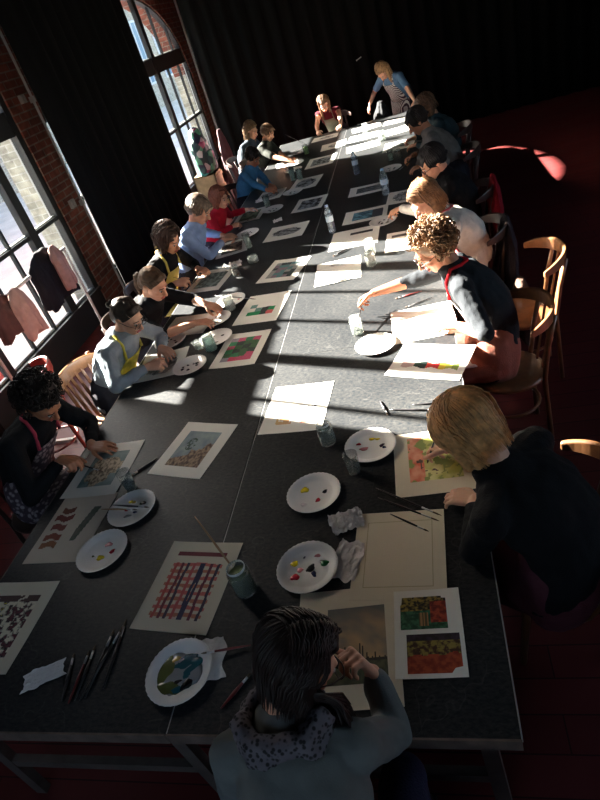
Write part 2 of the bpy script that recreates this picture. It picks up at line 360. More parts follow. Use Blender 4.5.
# curtains
def curtain(name,p0,p1,zb,zt,folds,amp,label,step=.03,m=None):
    p0,p1=V((*p0,0)),V((*p1,0)); L=(p1-p0).length; d=(p1-p0)/L; nrm=V((-d.y,d.x,0)); n=int(L/step); b=MB(); vs=[];rows=6
    for k in range(rows+1):
        z=zb+(zt-zb)*k/rows
        for i in range(n+1):
            t=i/n; off=amp*(math.sin(t*folds*2*PI+.4*math.sin(t*17))+.4*math.sin(t*folds*4.3*PI+k*.3))
            p=p0+d*L*t+nrm*off; vs.append((p.x,p.y,z))
    fs=[(k*(n+1)+i,k*(n+1)+i+1,(k+1)*(n+1)+i+1,(k+1)*(n+1)+i) for k in range(rows) for i in range(n)]
    b.add(vs,fs); o=b.build(name,m or M_black,None,origin=((p0+p1)/2),smooth=True)
    s=o.modifiers.new('s','SOLIDIFY'); s.thickness=.006
    return tag(o,label,'curtain')
curtain('curtain',(-2.34,4.84),(-2.34,7.58),.015,4.55,11,.028,'black floor-length curtain covering the middle window')
curtain('curtain',(-2.42,YB),(6.25,YB+.35),.0+.015,4.55,34,.035,'wide black stage curtain closing off the far end of the room',step=.04)
curtain('curtain',(-2.72,-2.0),(-2.72,2.66),.015,4.55,16,.03,'unseen black curtain added to block sun at the near part of the window wall')  # out of view, added to stop the sun short of the near table
curtain('curtain',(6.15,10.0),(6.15,3.9),.015,4.55,24,.045,'black curtain hung along the right-hand wall',step=.06)
for (y,z,s_) in ((5.50,2.36,.08),(5.47,1.26,.09)):
    b=MB(); b.box((XW,y-s_/2,z-s_/2),(XW+.035,y+s_/2,z+s_/2)); b.box((XW+.035,y-s_/2+.01,z-s_/2+.01),(XW+.042,y+s_/2-.01,z+s_/2-.01))
    b.box((XW+.042,y-.008,z-.02),(XW+.048,y+.008,z+.0))
    tag(b.build('junction_box',mat('pale_plastic',(.45,.43,.4,1),.5),origin=(XW,y,z)),'small pale junction box on the brick pier, %s of the two'%('upper' if z>2 else 'lower'),'junction box')
b=MB(); b.tube([(XW+.03,5.66,z) for z in (.02,1.0,2,3,4.5)],.014,8)  # pale upright stands in for the bright glass strip of the middle window
b.box((XW,5.64,1.18),(XW+.05,5.68,1.24)); b.box((XW,5.64,2.3),(XW+.05,5.68,2.36))
tag(b.build('pale_upright',mat('pale_upright_paint',(.6,.62,.62,1),.3),origin=(XW,5.66,0)),'thin pale upright standing in for the lit middle-window glass beside the long black curtain','pipe')
b=MB(); b.tube([(XW+.03,11.5,z) for z in (.02,1.0,2,3,4.5)],.02,8)
tag(b.build('pale_upright',MATS['pale_upright_paint'],origin=(XW,11.5,0)),'pale vertical pipe to the right of the far arched window','pipe')
b=MB(); b.tube([(.2,YB-.08,1.4),(.28,YB-.09,1.43)],.008,6); b.ell((.2,YB-.08,1.4),(.012,.012,.012)); 
tag(b.build('curtain_clip',mat('clip_metal',(.6,.6,.6,1),.3,metal=.8),origin=(.24,YB-.085,1.4)),'small metal clip shining on the far black curtain','clip')
# outside
b=MB(); b.box((-30,-20,-.35),(-3.29,45,-.15)); tag(b.build('ground',mat('paving',(.62,.58,.50,1),.9,var=.15,vs=2)),kind='structure')
bl=empty('building',(-12,14,-.15),'grey stone building across the yard seen through the tall windows','building')
b=MB(); b.box((-15,-6,-.15),(-12,40,5.3)); b.build('wall',M_brickout,bl,origin=bl.location)
b=MB(); b.box((-15.1,-6.1,5.3),(-11.8,40.1,5.5)); b.build('cornice',mat('cornice',(.5,.5,.47,1),.8),bl,origin=bl.location)
for y in np.arange(-4,39,2.6):
    b=MB(); b.box((-12.02,y-.55,1.0),(-11.94,y+.55,3.9)); fw=b.build('window',mat('white_frame',(.6,.65,.68,1),.6),bl,origin=bl.location)
    b=MB(); b.box((-11.94,y-.45,1.1),(-11.93,y-.04,3.8)); b.box((-11.94,y+.04,1.1),(-11.93,y+.45,3.8)); b.build('pane',mat('blue_pane',(.16,.30,.42,1),.15),fw,origin=bl.location)
for nm,x,y,c,l,cc in (('crate',-4.15,4.05,(.55,.07,.06,1),'low red box standing in for an unidentified red shape outside the near window','red_box'),('crate',-4.75,3.60,(.08,.3,.5,1),'low blue box standing in for an unidentified blue shape outside the near window','blue_box')):  # boxes stand in for unidentified coloured shapes outside
    b=MB(); b.box((x-.2,y-.25,-.15),(x+.2,y+.25,.1)); 
    for k in range(5): b.box((x+.2,y-.25+k*.11,-.15),(x+.215,y-.19+k*.11,.1))
    b.box((x-.22,y-.27,.08),(x+.22,y-.24,.12)); b.box((x-.22,y+.24,.08),(x+.22,y+.27,.12))
    tag(b.build(nm,mat(cc,c,.5),origin=(x,y,-.15)),l,'crate')
# ------------------------------------------------------------------ tables
M_edge=mat('table_edge',(.10,.07,.055,1),.6,var=.3,vs=20); M_seam=mat('alu_trim',(.42,.42,.42,1),.35,metal=.5); M_wood=mat('trestle_wood',(.10,.075,.06,1),.6,var=.3,vs=14)
cells=[('left','nearest the camera',0),('left','second from the near end',1),('left','third from the near end',2),('left','at the far end',3),
       ('right','nearest the camera',0),('right','second from the near end',1),('right','third from the near end',2),('right','at the far end',3)]
LT=8.42/4
for side,pos,k in cells:
    x0,x1=(-1.022,-.002) if side=='left' else (.002,1.022); y0,y1=k*LT+.001,(k+1)*LT-.001
    t=empty('trestle_table',((x0+x1)/2,(y0+y1)/2,0),'black-topped work table of the %s row, %s'%(side,pos),'table','black-topped tables pushed into one long block')
    O=t.location
    b=MB(); b.box((x0,y0,T-.012),(x1,y1,T)); b.build('tabletop',M_table,t,origin=O)
    b=MB(); b.box((x0+.002,y0+.0,T-.05),(x1-.002,y0+.022,T-.0125)); b.box((x0+.002,y1-.022,T-.05),(x1-.002,y1,T-.0125)); b.box((x0+.002,y0+.022,T-.05),(x0+.024,y1-.022,T-.0125)); b.box((x1-.024,y0+.022,T-.05),(x1-.002,y1-.022,T-.0125))
    b.build('apron_frame',M_edge,t,origin=O)
    b=MB(); xe=x1 if side=='right' else x0
    b.box((xe-.002,y0,T-.014),(xe+.002,y1,T+.0015))
    if side=='right': b.box((x0,y0,T+.0),(x0+.003,y1,T+.0008))
    if k==0: fb=MB(); fb.box((x0,-.004,T-.05),(x1,.002,T+.001)); fb.build('front_lipping',mat('lipping',(.13,.09,.07,1),.55,var=.4,vs=18),t,origin=O)
    b.build('edge_strip',M_seam if side=='right' or k else M_edge,t,origin=O)
    for lx in (x0+.1,x1-.1):
        for ly in (y0+.1,y1-.1):
            sx=.05 if lx>O.x else -.05
            b=MB(); b.bar((lx,ly,T-.05),(lx+sx*.6,ly,.0),.05,.035,up=(0,1,0)); b.build('leg',M_wood,t,origin=O)
    for ly in (y0+.1,y1-.1):
        b=MB(); b.bar((x0+.1,ly,.28),(x1-.1,ly,.28),.03,.045); b.build('crossbar',M_wood,t,origin=O)
    b=MB(); b.bar(((x0+x1)/2-.02 if side=='right' else x1-.12,y0+.12,T-.06),((x0+x1)/2+.1 if side=='right' else x1-.05,y0+.75,.1),.045,.03); b.build('brace',M_wood,t,origin=O)
# ------------------------------------------------------------------ papers
M_paper=mat('paper',(.80,.77,.70,1),.75,var=.02,vs=6,spec=.2); M_board=mat('cream_card',(.70,.62,.48,1),.8,spec=.2); M_pic=attr_mat('paint_colours')
M_kraft=mat('beige_paper',(.66,.56,.45,1),.8,spec=.2)
def fbm(x,y,s=1): return noise.noise(V((x*s,y*s,3.7)))+.5*noise.noise(V((x*s*2.1,y*s*2.1,8.1)))+.25*noise.noise(V((x*s*4.3,y*s*4.3,1.3)))
def mixc(a,b,t): t=max(0,min(1,t)); return tuple(a[i]*(1-t)+b[i]*t for i in range(3))+(1,)
PZ=[T+.0006]
def sheet(label,cx,cy,w,h,rot,m=None,pics=(),zoff=0,name='paper_sheet',cat='paper',group='sheets of paper on the table'):
    r=math.radians(rot); z=T+.0012+zoff
    root=tag(bpy.data.objects.new(name,None),label,cat,group); 
    b=MB(); n=6; vs=[];fs=[]
    for lay in (0,1):
        for j in range(n+1):
            for i in range(n+1):
                u=(i/n-.5)*w; v=(j/n-.5)*h
                lift=.0012*max(0,(abs(i/n-.5)+abs(j/n-.5))*2-1.3)*4*(.5+.5*math.sin(cx*9+cy*7+i+j))
                vs.append((u,v,lay*.0008+lift))
    N=(n+1)**2
    for j in range(n):
        for i in range(n):
            a=j*(n+1)+i; fs.append((a,a+n+1,a+n+2,a+1)); fs.append((N+a,N+a+1,N+a+n+2,N+a+n+1))
    for i in range(n):
        for (p,q) in ((i,i+1),((n)*(n+1)+i+1,n*(n+1)+i),((i+1)*(n+1),i*(n+1)),(i*(n+1)+n,(i+1)*(n+1)+n)): fs.append((p,q,N+q,N+p))
    b.add(vs,fs)
    bpy.data.objects.remove(root)
    o=b.build(name,m or M_paper,None); o.location=(cx,cy,z); o.rotation_euler=(0,0,r); tag(o,label,cat,group)
    for k,(pn,px,py,pw,ph,fn,nx,ny) in enumerate(pics):
        g=MB()
        for j in range(ny):
            for i in range(nx):
                c=fn((i+.5)/nx,(j+.5)/ny)
                if c is None: c=(m or M_paper).node_tree.nodes['Principled BSDF'].inputs['Base Color'].default_value[:]
                x0=px+(i/nx-.5)*pw; x1=px+((i+1)/nx-.5)*pw; y0=py+(j/ny-.5)*ph; y1=py+((j+1)/ny-.5)*ph
                g.add([(x0,y0,0.0014+k*.0002),(x1,y0,0.0014+k*.0002),(x1,y1,0.0014+k*.0002),(x0,y1,0.0014+k*.0002)],[(0,1,2,3)],c)
        q=g.build(pn,M_pic,o)
    return o
def f_city(u,v):
    sky=mixc(S(140,130,115),S(196,160,118),.5+1.1*fbm(u*1.3+v,v*2,1.6)+(.35-v)*.5); 
    if v>.7: sky=mixc(sky,S(98,98,98),(v-.7)*3)
    hz=.30+.03*abs(fbm(u,0,14))
    for s0,hh in ((.25,.12),(.3,.16),(.42,.1),(.55,.2),(.6,.17),(.68,.08),(.8,.07)):
        if abs(u-s0)<.012: hz=max(hz,.3+hh)
    if v<.26: return mixc(S(58,62,45),S(95,95,70),.5+fbm(u,v,7))
    return S(70,62,55) if v<hz else sky
def f_wood1(u,v):
    c=mixc(S(30,70,48),S(60,110,80),.5+fbm(u,v,11)*1.5)
    if v>.55: c=mixc(S(45,40,28),S(150,130,60),.35+fbm(u,v,14)*1.6)
    if u>.66 and v>.2 and v<.85: c=mixc(S(170,70,45),S(110,35,28),.5+fbm(u,v,9)*1.6)
    if abs(u-.5)<.1 and .1<v<.5: c=S(160,120,80) if (int(u*30)%2) else S(90,80,50)
    return c
def f_wood2(u,v):
    c=mixc(S(165,72,40),S(130,45,28),.5+fbm(u,v,9)*1.5)
    if v>.45+.1*fbm(u,2,4): c=mixc(S(140,125,60),S(70,45,30),.5+fbm(u,v,12)*1.8)
    if v>.82: c=mixc(S(60,45,60),S(40,30,30),.5+fbm(u,v,8))
    return c
def f_palm(u,v):
    sky=mixc(S(150,165,165),S(120,135,145),.5+fbm(u,v,4)); g=.42+.5*(u-.45)+.12*fbm(u,1,6)
    if u<.45: g=.18+.3*u
    if v<g: return mixc(S(80,62,55),S(165,140,115),.5+fbm(u*1.2,v,13)*1.2)
    if (u-.33)**2+(v-.62)**2*.6<.02 and fbm(u,v,16)>-.12: return S(60,80,72)
    return sky
def f_rose(u,v):
    r=math.hypot(u-.52,v-.45); c=mixc(S(135,150,145),S(95,115,112),.5+fbm(u,v,4))
    if r<.42+.2*fbm(u,v,4): c=mixc(S(200,180,150),S(110,95,75),.5+fbm(u,v,15)*1.6)
    return c
def f_abs(u,v):
    if .85<v: return S(85,60,55) if v<.95 and fbm(u,v,3)>-.2 else None
    q=fbm(u*1.4,v*2.2,7)
    return mixc(S(50,30,35),S(225,215,190),.5+q*3) if q>-.3 else (S(200,180,60) if u<.4 and v>.5 else S(95,40,50))
def blocks(cols,nx,ny,jit=.25,bgc=None,prob=1):
    rnd=random.Random(len(cols)*7+nx); tab=[[rnd.choice(cols) if rnd.random()<prob else bgc for _ in range(nx)] for _ in range(ny)]
    def f(u,v):
        uu=u+.03*fbm(u,v,6); vv=v+.03*fbm(v,u,6); c=tab[min(ny-1,max(0,int(vv*ny)))][min(nx-1,max(0,int(uu*nx)))]
        return None if c is None else mixc(c,(0,0,0,1),.25*abs(fbm(u,v,14)))
    return f
def f_grey(dark=.35,seed=0,tint=(150,160,160),hole=False):
    def f(u,v):
        q=fbm(u+seed,v+seed*2,5+seed%3)
        if hole and (u-.5)**2*1.1+(v-.5)**2>.26+.08*q: return None
        return mixc(S(*[t*dark for t in tint]),S(*tint),.5+q*1.5)
    return f
def f_check(u,v):
    lines=[(.08,S(190,85,75)),(.2,S(120,50,60)),(.31,S(70,50,70)),(.45,S(195,90,90)),(.58,S(50,45,75)),(.64,S(50,45,75)),(.78,S(110,45,60)),(.93,S(60,45,65))]
    if v<.82:
        for p,c in lines:
            if abs(u-p+ .01*math.sin(v*9+p*30))<.028: return c
    elif .93<v: return S(125,55,60)
    for k in range(8):
        if abs(v-(.06+k*.105)+.01*math.sin(u*7+k))<.026: return S(205,110,100) if k%2 else S(190,120,95)
    return S(220,190,178) if .4<u<.6 and fbm(u,v,9)>.0 and v<.82 else None
def f_swatch(u,v):
    rnd=[(.2,S(150,95,60)),(.33,S(140,70,50)),(.5,S(125,60,50)),(.66,S(120,50,42)),(.8,S(120,65,45))]
    if u<.45:
        for k,(p,c) in enumerate(rnd):
            if abs(v-p+.02*math.sin(u*20+k))<.05 and abs(u-.2)<.17+.05*math.sin(k*3): return mixc(c,(0,0,0,1),.3*abs(fbm(u,v,9)))
    if .62<u<.9 and .25<v<.85 and abs(u-.55-v*.3-.02)<.08: return mixc(S(80,92,75),S(110,105,95),.5+fbm(u,v,9))
    return None
def f_paint(u,v):
    c=mixc(S(190,190,100),S(225,222,160),.5+fbm(u,v,4)*1.4)
    if u<.3: c=mixc(S(215,110,85),S(235,170,140),.5+fbm(u,v,5))
    q=fbm(u+3,v,6)
    if q>.3: c=S(150,160,95)
    if q<-.5: c=S(95,80,70)
    return c
def f_pal(u,v):
    if .47<v<.53 and .2<u<.9 and fbm(u,v,9)>-.15: return S(100,95,92)
    if v<.28 and v>.08 and .15<u<.8 and fbm(u,v,6)>-.1: return mixc(S(215,190,130),S(190,110,90),u*1.2)
    return None
def f_row(u,v):
    cs=[S(190,160,155),S(190,160,155),S(35,60,50),S(30,50,48),S(200,60,50),S(190,45,50),S(215,190,60),S(180,185,70),S(120,140,60)]
    if abs(v-.5)>.33+.1*math.sin(u*20): return None
    return cs[min(8,int(u*9))]
G='painted and printed sheets spread over the table'
def P(*a,**k): return sheet(*a,**k)
P('cream mounted landscape print with a tiny spired skyline, beside the grey-jumper woman',.545,.275,.33,.41,4,M_board,[('print',.03,.0,.19,.26,f_city,44,56)],zoff=.0)
P('white sheet with two small colour reproductions, one green and one orange-red',.80,.31,.21,.297,1,M_paper,[('reproduction',-.012,.065,.145,.115,f_wood1,40,32),('reproduction',.012,-.072,.16,.125,f_wood2,44,34)],zoff=.002)
def f_frame(u,v): return S(185,172,140) if (min(u,1-u)<.012 or min(v,1-v)<.01) else None
P('large blank cream sheet with a faint pencil border under the loose brushes',.71,.62,.325,.385,-2,M_board,[('pencil_border',0,0,.24,.29,f_frame,70,80)],zoff=.0008)
P('cream sheet with a yellow and red watercolour in front of the blonde woman',.85,1.08,.31,.38,2,M_board,[('painting',.01,.02,.21,.27,f_paint,40,50)])
P('white sheet with grey strokes and a red-yellow mark beside the seam, half in sun',.195,1.59,.33,.40,-4,M_paper,[('painting',0,0,.26,.32,f_pal,40,50)])
P('mounted palm and rocks print lying alone on the left table row',-.32,1.36,.32,.40,-15,M_paper,[('print',0,0,.20,.26,f_palm,44,56)])
P('cream sheet painted with a red and blue woven grid of stripes',-.09,.54,.32,.40,-7,M_board,[('painting',0,.0,.22,.30,f_check,70,90)])
P('mounted print with pale flowers under the hands of the curly dark-haired woman',-.81,1.29,.32,.40,-1,M_paper,[('print',0,0,.20,.26,f_rose,44,56)],zoff=.001)
P('beige sheet of brown and green brush swatches at the left table edge',-.80,.90,.30,.41,-2,M_kraft,[('painting',0,0,.25,.34,f_swatch,50,60)])
P('cream sheet with a dark maroon and cream abstract painting cut by the photo edge',-.87,.40,.33,.40,-2,M_board,[('painting',0,0,.22,.30,f_abs,50,60)])
P('white-bordered painting of pink, green and grey squares, nearer of the two bright block paintings',-.28,2.31,.31,.41,-5,M_paper,[('painting',0,0,.21,.28,blocks([S(70,100,70),S(190,80,110),S(60,130,90),S(150,140,150),S(200,60,90),S(60,70,65)],4,6),40,50)])
P('white sheet with a few small pink and emerald paint blocks',-.24,2.85,.33,.43,-6,M_paper,[('painting',.0,-.02,.20,.16,blocks([S(50,60,60),S(35,140,85),S(215,100,100),S(110,150,140)],4,3,bgc=None,prob=.72),40,36)])
P('white-bordered teal and grey block painting half touched by sun',-.18,3.47,.33,.41,-13,M_paper,[('painting',0,0,.22,.27,blocks([S(60,70,70),S(90,130,130),S(130,110,120),S(50,60,60),S(150,150,145)],5,6),40,50)])
P('mounted teal and brown print in front of the dark-haired woman in the yellow apron',-.84,3.58,.33,.43,-9,M_paper,[('print',0,0,.22,.28,f_grey(.6,2,(150,165,155)),36,44)])
P('white sheet with a row of dark ink blots across its middle',-.30,4.37,.38,.36,-5,M_paper,[('painting',0,0,.28,.17,f_grey(.3,5,(150,150,150),True),44,26)])
P('white sheet with dark framed picture beyond the ink blot sheet',-.16,5.07,.32,.40,-5,M_paper,[('print',0,0,.22,.27,f_grey(.25,3,(150,155,160)),36,44)])
P('white sheet with an oval dark drawing beside the green cups',-.31,5.9,.33,.44,-6,M_paper,[('print',0,0,.24,.30,f_grey(.2,4,(160,160,160),True),36,44)])
P('sheet with green brush painting in front of the child in red',-.83,5.16,.30,.39,-2,M_paper,[('painting',0,0,.2,.28,f_grey(.6,6,(140,150,120)),30,40)])
P('sheet being painted by the person in the blue shirt',-.82,4.27,.30,.39,12,M_paper,[('painting',0,0,.2,.26,f_grey(.4,1,(140,130,115)),30,40)])
P('sunlit sheet with dark lower picture on the far left table',-.22,6.74,.36,.46,-2,M_paper,[('print',0,0,.24,.3,f_grey(.3,7,(160,165,165)),30,40)])
P('long white sheet with dark picture near the upright water bottle, far right row',.44,5.09,.39,.29,-2,M_paper,[('print',.02,0,.28,.16,f_grey(.4,8,(120,122,125)),36,24)])
P('white sheet with a blue watercolour in the shade of the right row',.44,4.34,.39,.32,-3,M_paper,[('painting',.02,0,.27,.2,lambda u,v: mixc(S(40,75,95),S(110,160,180),.5+fbm(u,v,5)*1.4) if u<.65 else S(70,70,75),40,30)])
P('large white sheet with one dark bar, half in shade behind the glass jars',.37,3.84,.40,.40,-2,M_paper,[('painting',.05,.09,.19,.05,lambda u,v:S(45,45,48),10,4)],zoff=.0)
P('small white sheet with a grey band left of the white-sleeved woman',.77,3.56,.28,.38,-2,M_paper,[('painting',.0,.11,.2,.05,lambda u,v:S(95,90,90),10,4)])
P('open white pad in full sun beside the table seam',.28,3.23,.34,.40,3,M_paper,[('sketch',.03,.12,.2,.06,f_grey(.5,9,(200,200,200),True),20,8)])
P('white sheet in full sun under the curly-haired woman in grey',.86,2.25,.36,.38,3,M_paper,[('sketch',.02,-.02,.22,.05,f_grey(.7,9,(230,225,220),True),20,8)])
P('sunlit white sheet with a strip of pink, green, red and yellow squares',.88,1.83,.39,.31,-21,M_paper,[('painting',.01,-.04,.30,.075,f_row,54,14)],zoff=.001)
P('white sheet under the forearms of the woman with the ponytail',-.80,2.80,.36,.30,-7,M_paper,[('sketch',0,0,.2,.15,f_grey(.6,3,(210,200,190),True),20,16)])
P('sheet with grey sketch in front of the person in the grey hoodie',-.83,2.28,.32,.34,6,M_paper,[('sketch',0,0,.22,.24,f_grey(.6,2,(190,185,180),True),24,24)],zoff=.0008)
far=[(.30,6.95,.42,.32,4,'with dark corner'),(.75,6.55,.36,.40,-6,'nearest the man in grey'),(.28,7.5,.4,.34,-3,'third from the far end of the right row'),(.74,7.35,.34,.34,8,'beside the far right place'),(-.12,7.45,.34,.36,2,'in front of the far-left children'),(.3,8.02,.40,.28,5,'next to the standing woman hand'),(-.3,8.1,.38,.26,-4,'in front of the girl in the maroon top'),(-.72,7.1,.3,.3,10,'under the forearm of the far-left child'),(.72,7.95,.34,.26,-7,'at the far right corner under the striped apron')]
for x,y,w_,h_,r_,l in far:
    P('sun-bleached white sheet '+l,x,y,w_,h_,r_,M_paper,[('sketch',.02,0,w_*.6,h_*.5,f_grey(.45,int(x*10)+11,(205,205,200),True),16,12)])
P('sketch sheet in front of the blue-shirted child',-.70,5.75,.3,.34,-5,M_paper,[('sketch',0,0,.2,.24,f_grey(.5,4,(180,180,175),True),16,14)])
P('pale sheet in front of the woman with glasses and black hair',.78,4.62,.30,.34,-4,M_paper,[('sketch',0,0,.2,.24,f_grey(.5,2,(170,170,170),True),16,14)])
# ------------------------------------------------------------------ plates
M_plate=mat('paper_plate',(.78,.74,.71,1),.45,spec=.4)
def paint_mat(rgb,n): return mat('paint_'+n,S(*rgb),.18,spec=.6)
PM={k:paint_mat(c,k) for k,c in dict(yellow=(225,200,40),purple=(60,35,60),red=(190,35,50),white=(235,225,225),blue=(35,45,90),green=(40,120,60),dark=(35,35,38),teal=(30,85,95),olive=(90,95,50),pink=(215,140,140),ochre=(200,160,80),navy=(40,45,85),grey=(150,150,150)).items()}
plate_me=None
def plate(label,x,y,blobs,z=T,rz=0,r=.115):
    root=empty('paper_plate',(x,y,z+.001),label,'plate','paper plates used as palettes',rz=rz)
    global plate_me
    if plate_me is None:
        b=MB(); b.lathe([(.0005,.003),(.078,.003),(.083,.005),(.100,.014),(.113,.017),(.115,.0165),(.113,.015),(.100,.0115),(.083,.001),(.078,0),(.0005,0)],72,flute=(4,5,6))
        o=b.build('dish',M_plate,root,smooth=True); plate_me=o.data
    else:
        o=bpy.data.objects.new('dish',plate_me); COL.objects.link(o); o.parent=root
    for (c,px,py,pr,sq,rot) in blobs:
        b=MB(); b.disc((px,py),pr,.0032,18,sq=sq,rot=rot,wob=.12,th=.003 if pr<.02 else .0016); b.build('paint_blob',PM[c],root,smooth=True)
def rb(n,cols,seed,spread=.055,r0=.008,r1=.014):
    q=random.Random(seed); out=[]
    for i in range(n):
        a=2*PI*i/n+q.random(); d=spread*(.5+.5*q.random()); out.append((q.choice(cols),d*math.cos(a),d*math.sin(a),q.uniform(r0,r1),q.uniform(.6,1),q.random()*3))
    return out
plate('paper plate palette with yellow, plum, red and white dabs, alone near the seam',.36,.95,[('yellow',-.045,.03,.019,.9,0),('dark',.045,.01,.012,.8,1),('red',.02,-.035,.012,.8,1),('white',-.04,-.055,.012,.8,0)])
plate('paper plate with seven dabs beside the crumpled tissues',.38,.575,[('yellow',-.055,.025,.015,.9,0),('red',-.045,-.035,.018,.8,0),('dark',.01,-.0,.02,.7,1),('blue',.025,-.025,.015,.6,2),('green',.06,.02,.017,.8,0),('pink',.03,.055,.012,.6,0),('pink',-.03,-.005,.012,.9,0),('purple',-.02,.05,.006,.5,1)])
plate('paper plate with yellow, red and purple smears beside the blonde woman',.59,1.21,[('red',-.055,.025,.012,.6,0),('yellow',.005,.05,.016,.5,0),('yellow',.03,.045,.012,.5,0),('purple',.05,.0,.014,.6,.8),('pink',-.03,-.01,.02,.6,0),('navy',.06,-.015,.009,.7,0)])
plate('paper plate holding brushes beside the dark water glass',-.51,.97,[('yellow',-.03,.05,.012,.8,0),('ochre',-.01,.045,.010,.8,0),('dark',.04,.035,.018,.7,0),('red',-.03,.0,.014,.6,0),('blue',.02,-.02,.012,.5,0),('grey',-.01,-.04,.02,.4,.2)])
plate('paper plate with faint yellow and red dabs by the brown swatch sheet',-.555,.73,[('yellow',.0,-.03,.018,.8,0),('red',.045,.0,.014,.7,1),('pink',.01,.04,.02,.6,0),('olive',-.04,-.02,.006,.8,0)])
plate('paper plate covered in teal and olive paint in the foreground',-.01,.19,[('grey',0,0,.078,.9,0),('olive',-.045,.01,.055,.75,1.2),('teal',.0,.02,.06,.8,.2),('olive',-.02,-.045,.045,.7,.1),('dark',.035,-.035,.03,.6,.9),('teal',.02,.0,.052,.8,.6),('teal',.045,.035,.03,.7,.3),('dark',.0,-.03,.03,.5,.4),('olive',-.05,-.045,.025,.7,.3),('ochre',-.03,.045,.025,.5,.5),('grey',-.01,.04,.02,.4,.7),('teal',.0,-.055,.025,.6,.2)])
plate('sun-bleached paper plate beside the jar of the curly-haired woman in grey',.59,2.07,rb(5,['grey','teal','dark'],3,.05,.004,.008))
plate('paper plate with a few dabs between the hoodie wearer and ponytail woman',-.87,2.58,rb(5,['dark','purple','grey'],4))
plate('paper plate with dark dabs by the grey-hoodie painter, beside the block painting',-.60,2.19,rb(7,['dark','purple','grey','dark'],5))
plate('paper plate under the milky jar, left row',-.50,2.50,rb(4,['grey','dark'],6),z=T)
plate('paper plate under the fingers of the ponytail woman',-.58,2.79,rb(5,['dark','grey','ochre'],7))
plate('sunlit paper plate of ochre and brown dabs behind the reaching hand',-.53,3.06,rb(6,['ochre','red','dark','ochre'],8,.06))
plate('paper plate with dark dabs beside the child in red',-.57,5.15,rb(5,['dark','grey'],9))
plate('paper plate by the hand of the blue-shirt painter',-.72,4.55,rb(6,['dark','grey','purple'],10))
plate('paper plate with dark paint in front of the dark-haired man in grey',.66,5.6,rb(6,['dark','teal','grey'],11))
plate('paper plate with smeared dark paint left of the woman with brown curls',.60,4.17-.12,rb(7,['dark','grey','dark'],12))
plate('paper plate in the sun by the children at the far left',-.58,6.95,rb(4,['dark','grey'],13))
plate('second far paper plate, nearest the green cups',-.56,6.62,rb(4,['dark','teal'],14))
plate('shaded paper plate in front of the blue-shirted child',-.42,5.62,rb(5,['dark','grey'],15))
plate('farthest paper plate beside the girl in maroon',-.62,7.55,rb(4,['pink','grey'],16))
# ------------------------------------------------------------------ jars, cups, bottles
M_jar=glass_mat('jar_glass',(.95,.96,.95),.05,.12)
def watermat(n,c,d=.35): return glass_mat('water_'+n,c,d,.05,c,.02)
def jar(label,x,y,wc,h=.11,r=.036,fill=.6,z=T,kind='jar',lid=False,dif=.35,name='glass_jar',cat='jar',group='glass jars of brush water'):
    root=empty(name,(x,y,z+.001),label,cat,group)
    b=MB()
    if kind=='jar': pr=[(.001,0),(r*.9,0),(r,.006),(r,h*.75),(r*.96,h*.84),(r*.78,h*.90),(r*.78,h),(r*.72,h),(r*.72,h*.9),(r*.9,h*.83),(r*.94,h*.74),(r*.94,.008),(.001,.006)]
    else: pr=[(.001,0),(r*.8,0),(r,h),(r*.95,h),(r*.76,.005),(.001,.005)]
    b.lathe(pr,28); b.build('glass',M_jar,root,smooth=True)
    if fill: 
        rr=(r*.93 if kind=='jar' else r*.8); b=MB(); b.lathe([(.001,.007),(rr*.97,.007),(rr,h*fill),(.001,h*fill)],24); b.build('water',watermat(*wc,d=dif),root,smooth=True)
    if kind=='jar': 
        b=MB()
        for k in range(3): b.lathe([(r*.78,h*(.92+.03*k)),(r*.82,h*(.93+.03*k)),(r*.78,h*(.94+.03*k))],24)
        b.build('screw_rim',mat('rim_glass',(.55,.6,.58,1),.2) if not lid else mat('jar_lid',(.1,.1,.1,1),.4),root,smooth=True)
    return root
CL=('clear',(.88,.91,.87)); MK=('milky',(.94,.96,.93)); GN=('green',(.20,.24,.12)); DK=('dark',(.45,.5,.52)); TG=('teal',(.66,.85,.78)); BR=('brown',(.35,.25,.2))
jar('glass jar of cloudy water just beyond the plum-dab plate, at the sun edge',.39,1.28,CL,.115,.038,.62,dif=.10)
jar('short tumbler of clear water on the near side of the red-smear plate',.525,1.065,CL,.10,.032,.5,kind='cup',dif=.08,name='drinking_glass')
jar('glass jar of murky green water holding a long brush',.155,.50,GN,.13,.042,.72,dif=.5)
jar('dark empty-looking water glass by the flower print',-.575,1.115,DK,.11,.034,.45,kind='cup',dif=.15,name='drinking_glass')
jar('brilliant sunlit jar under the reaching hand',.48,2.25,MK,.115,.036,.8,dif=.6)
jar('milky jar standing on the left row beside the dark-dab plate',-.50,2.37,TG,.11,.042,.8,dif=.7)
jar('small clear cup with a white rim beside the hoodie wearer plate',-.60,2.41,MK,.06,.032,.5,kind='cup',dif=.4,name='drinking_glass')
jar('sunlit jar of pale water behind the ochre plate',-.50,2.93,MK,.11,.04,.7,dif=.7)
jar('dark brown jar next to the crumpled foil',-.60,3.56,BR,.09,.032,.6,dif=.5)
jar('tall green-tinted glass in the sun in front of the blue shirt',-.62,4.16,TG,.14,.036,.75,kind='cup',dif=.5,name='drinking_glass')
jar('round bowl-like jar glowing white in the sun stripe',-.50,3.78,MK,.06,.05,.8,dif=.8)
jar('green glass by the red-clad child',-.66,5.33,TG,.12,.038,.7,kind='cup',dif=.6,name='drinking_glass')
jar('tall green glass left of the oval drawing',-.49,6.15,TG,.15,.036,.8,kind='cup',dif=.6,name='drinking_glass')
jar('shorter green glass touching the tall one, left of the oval drawing',-.40,6.12,TG,.12,.036,.8,kind='cup',dif=.6,name='drinking_glass')
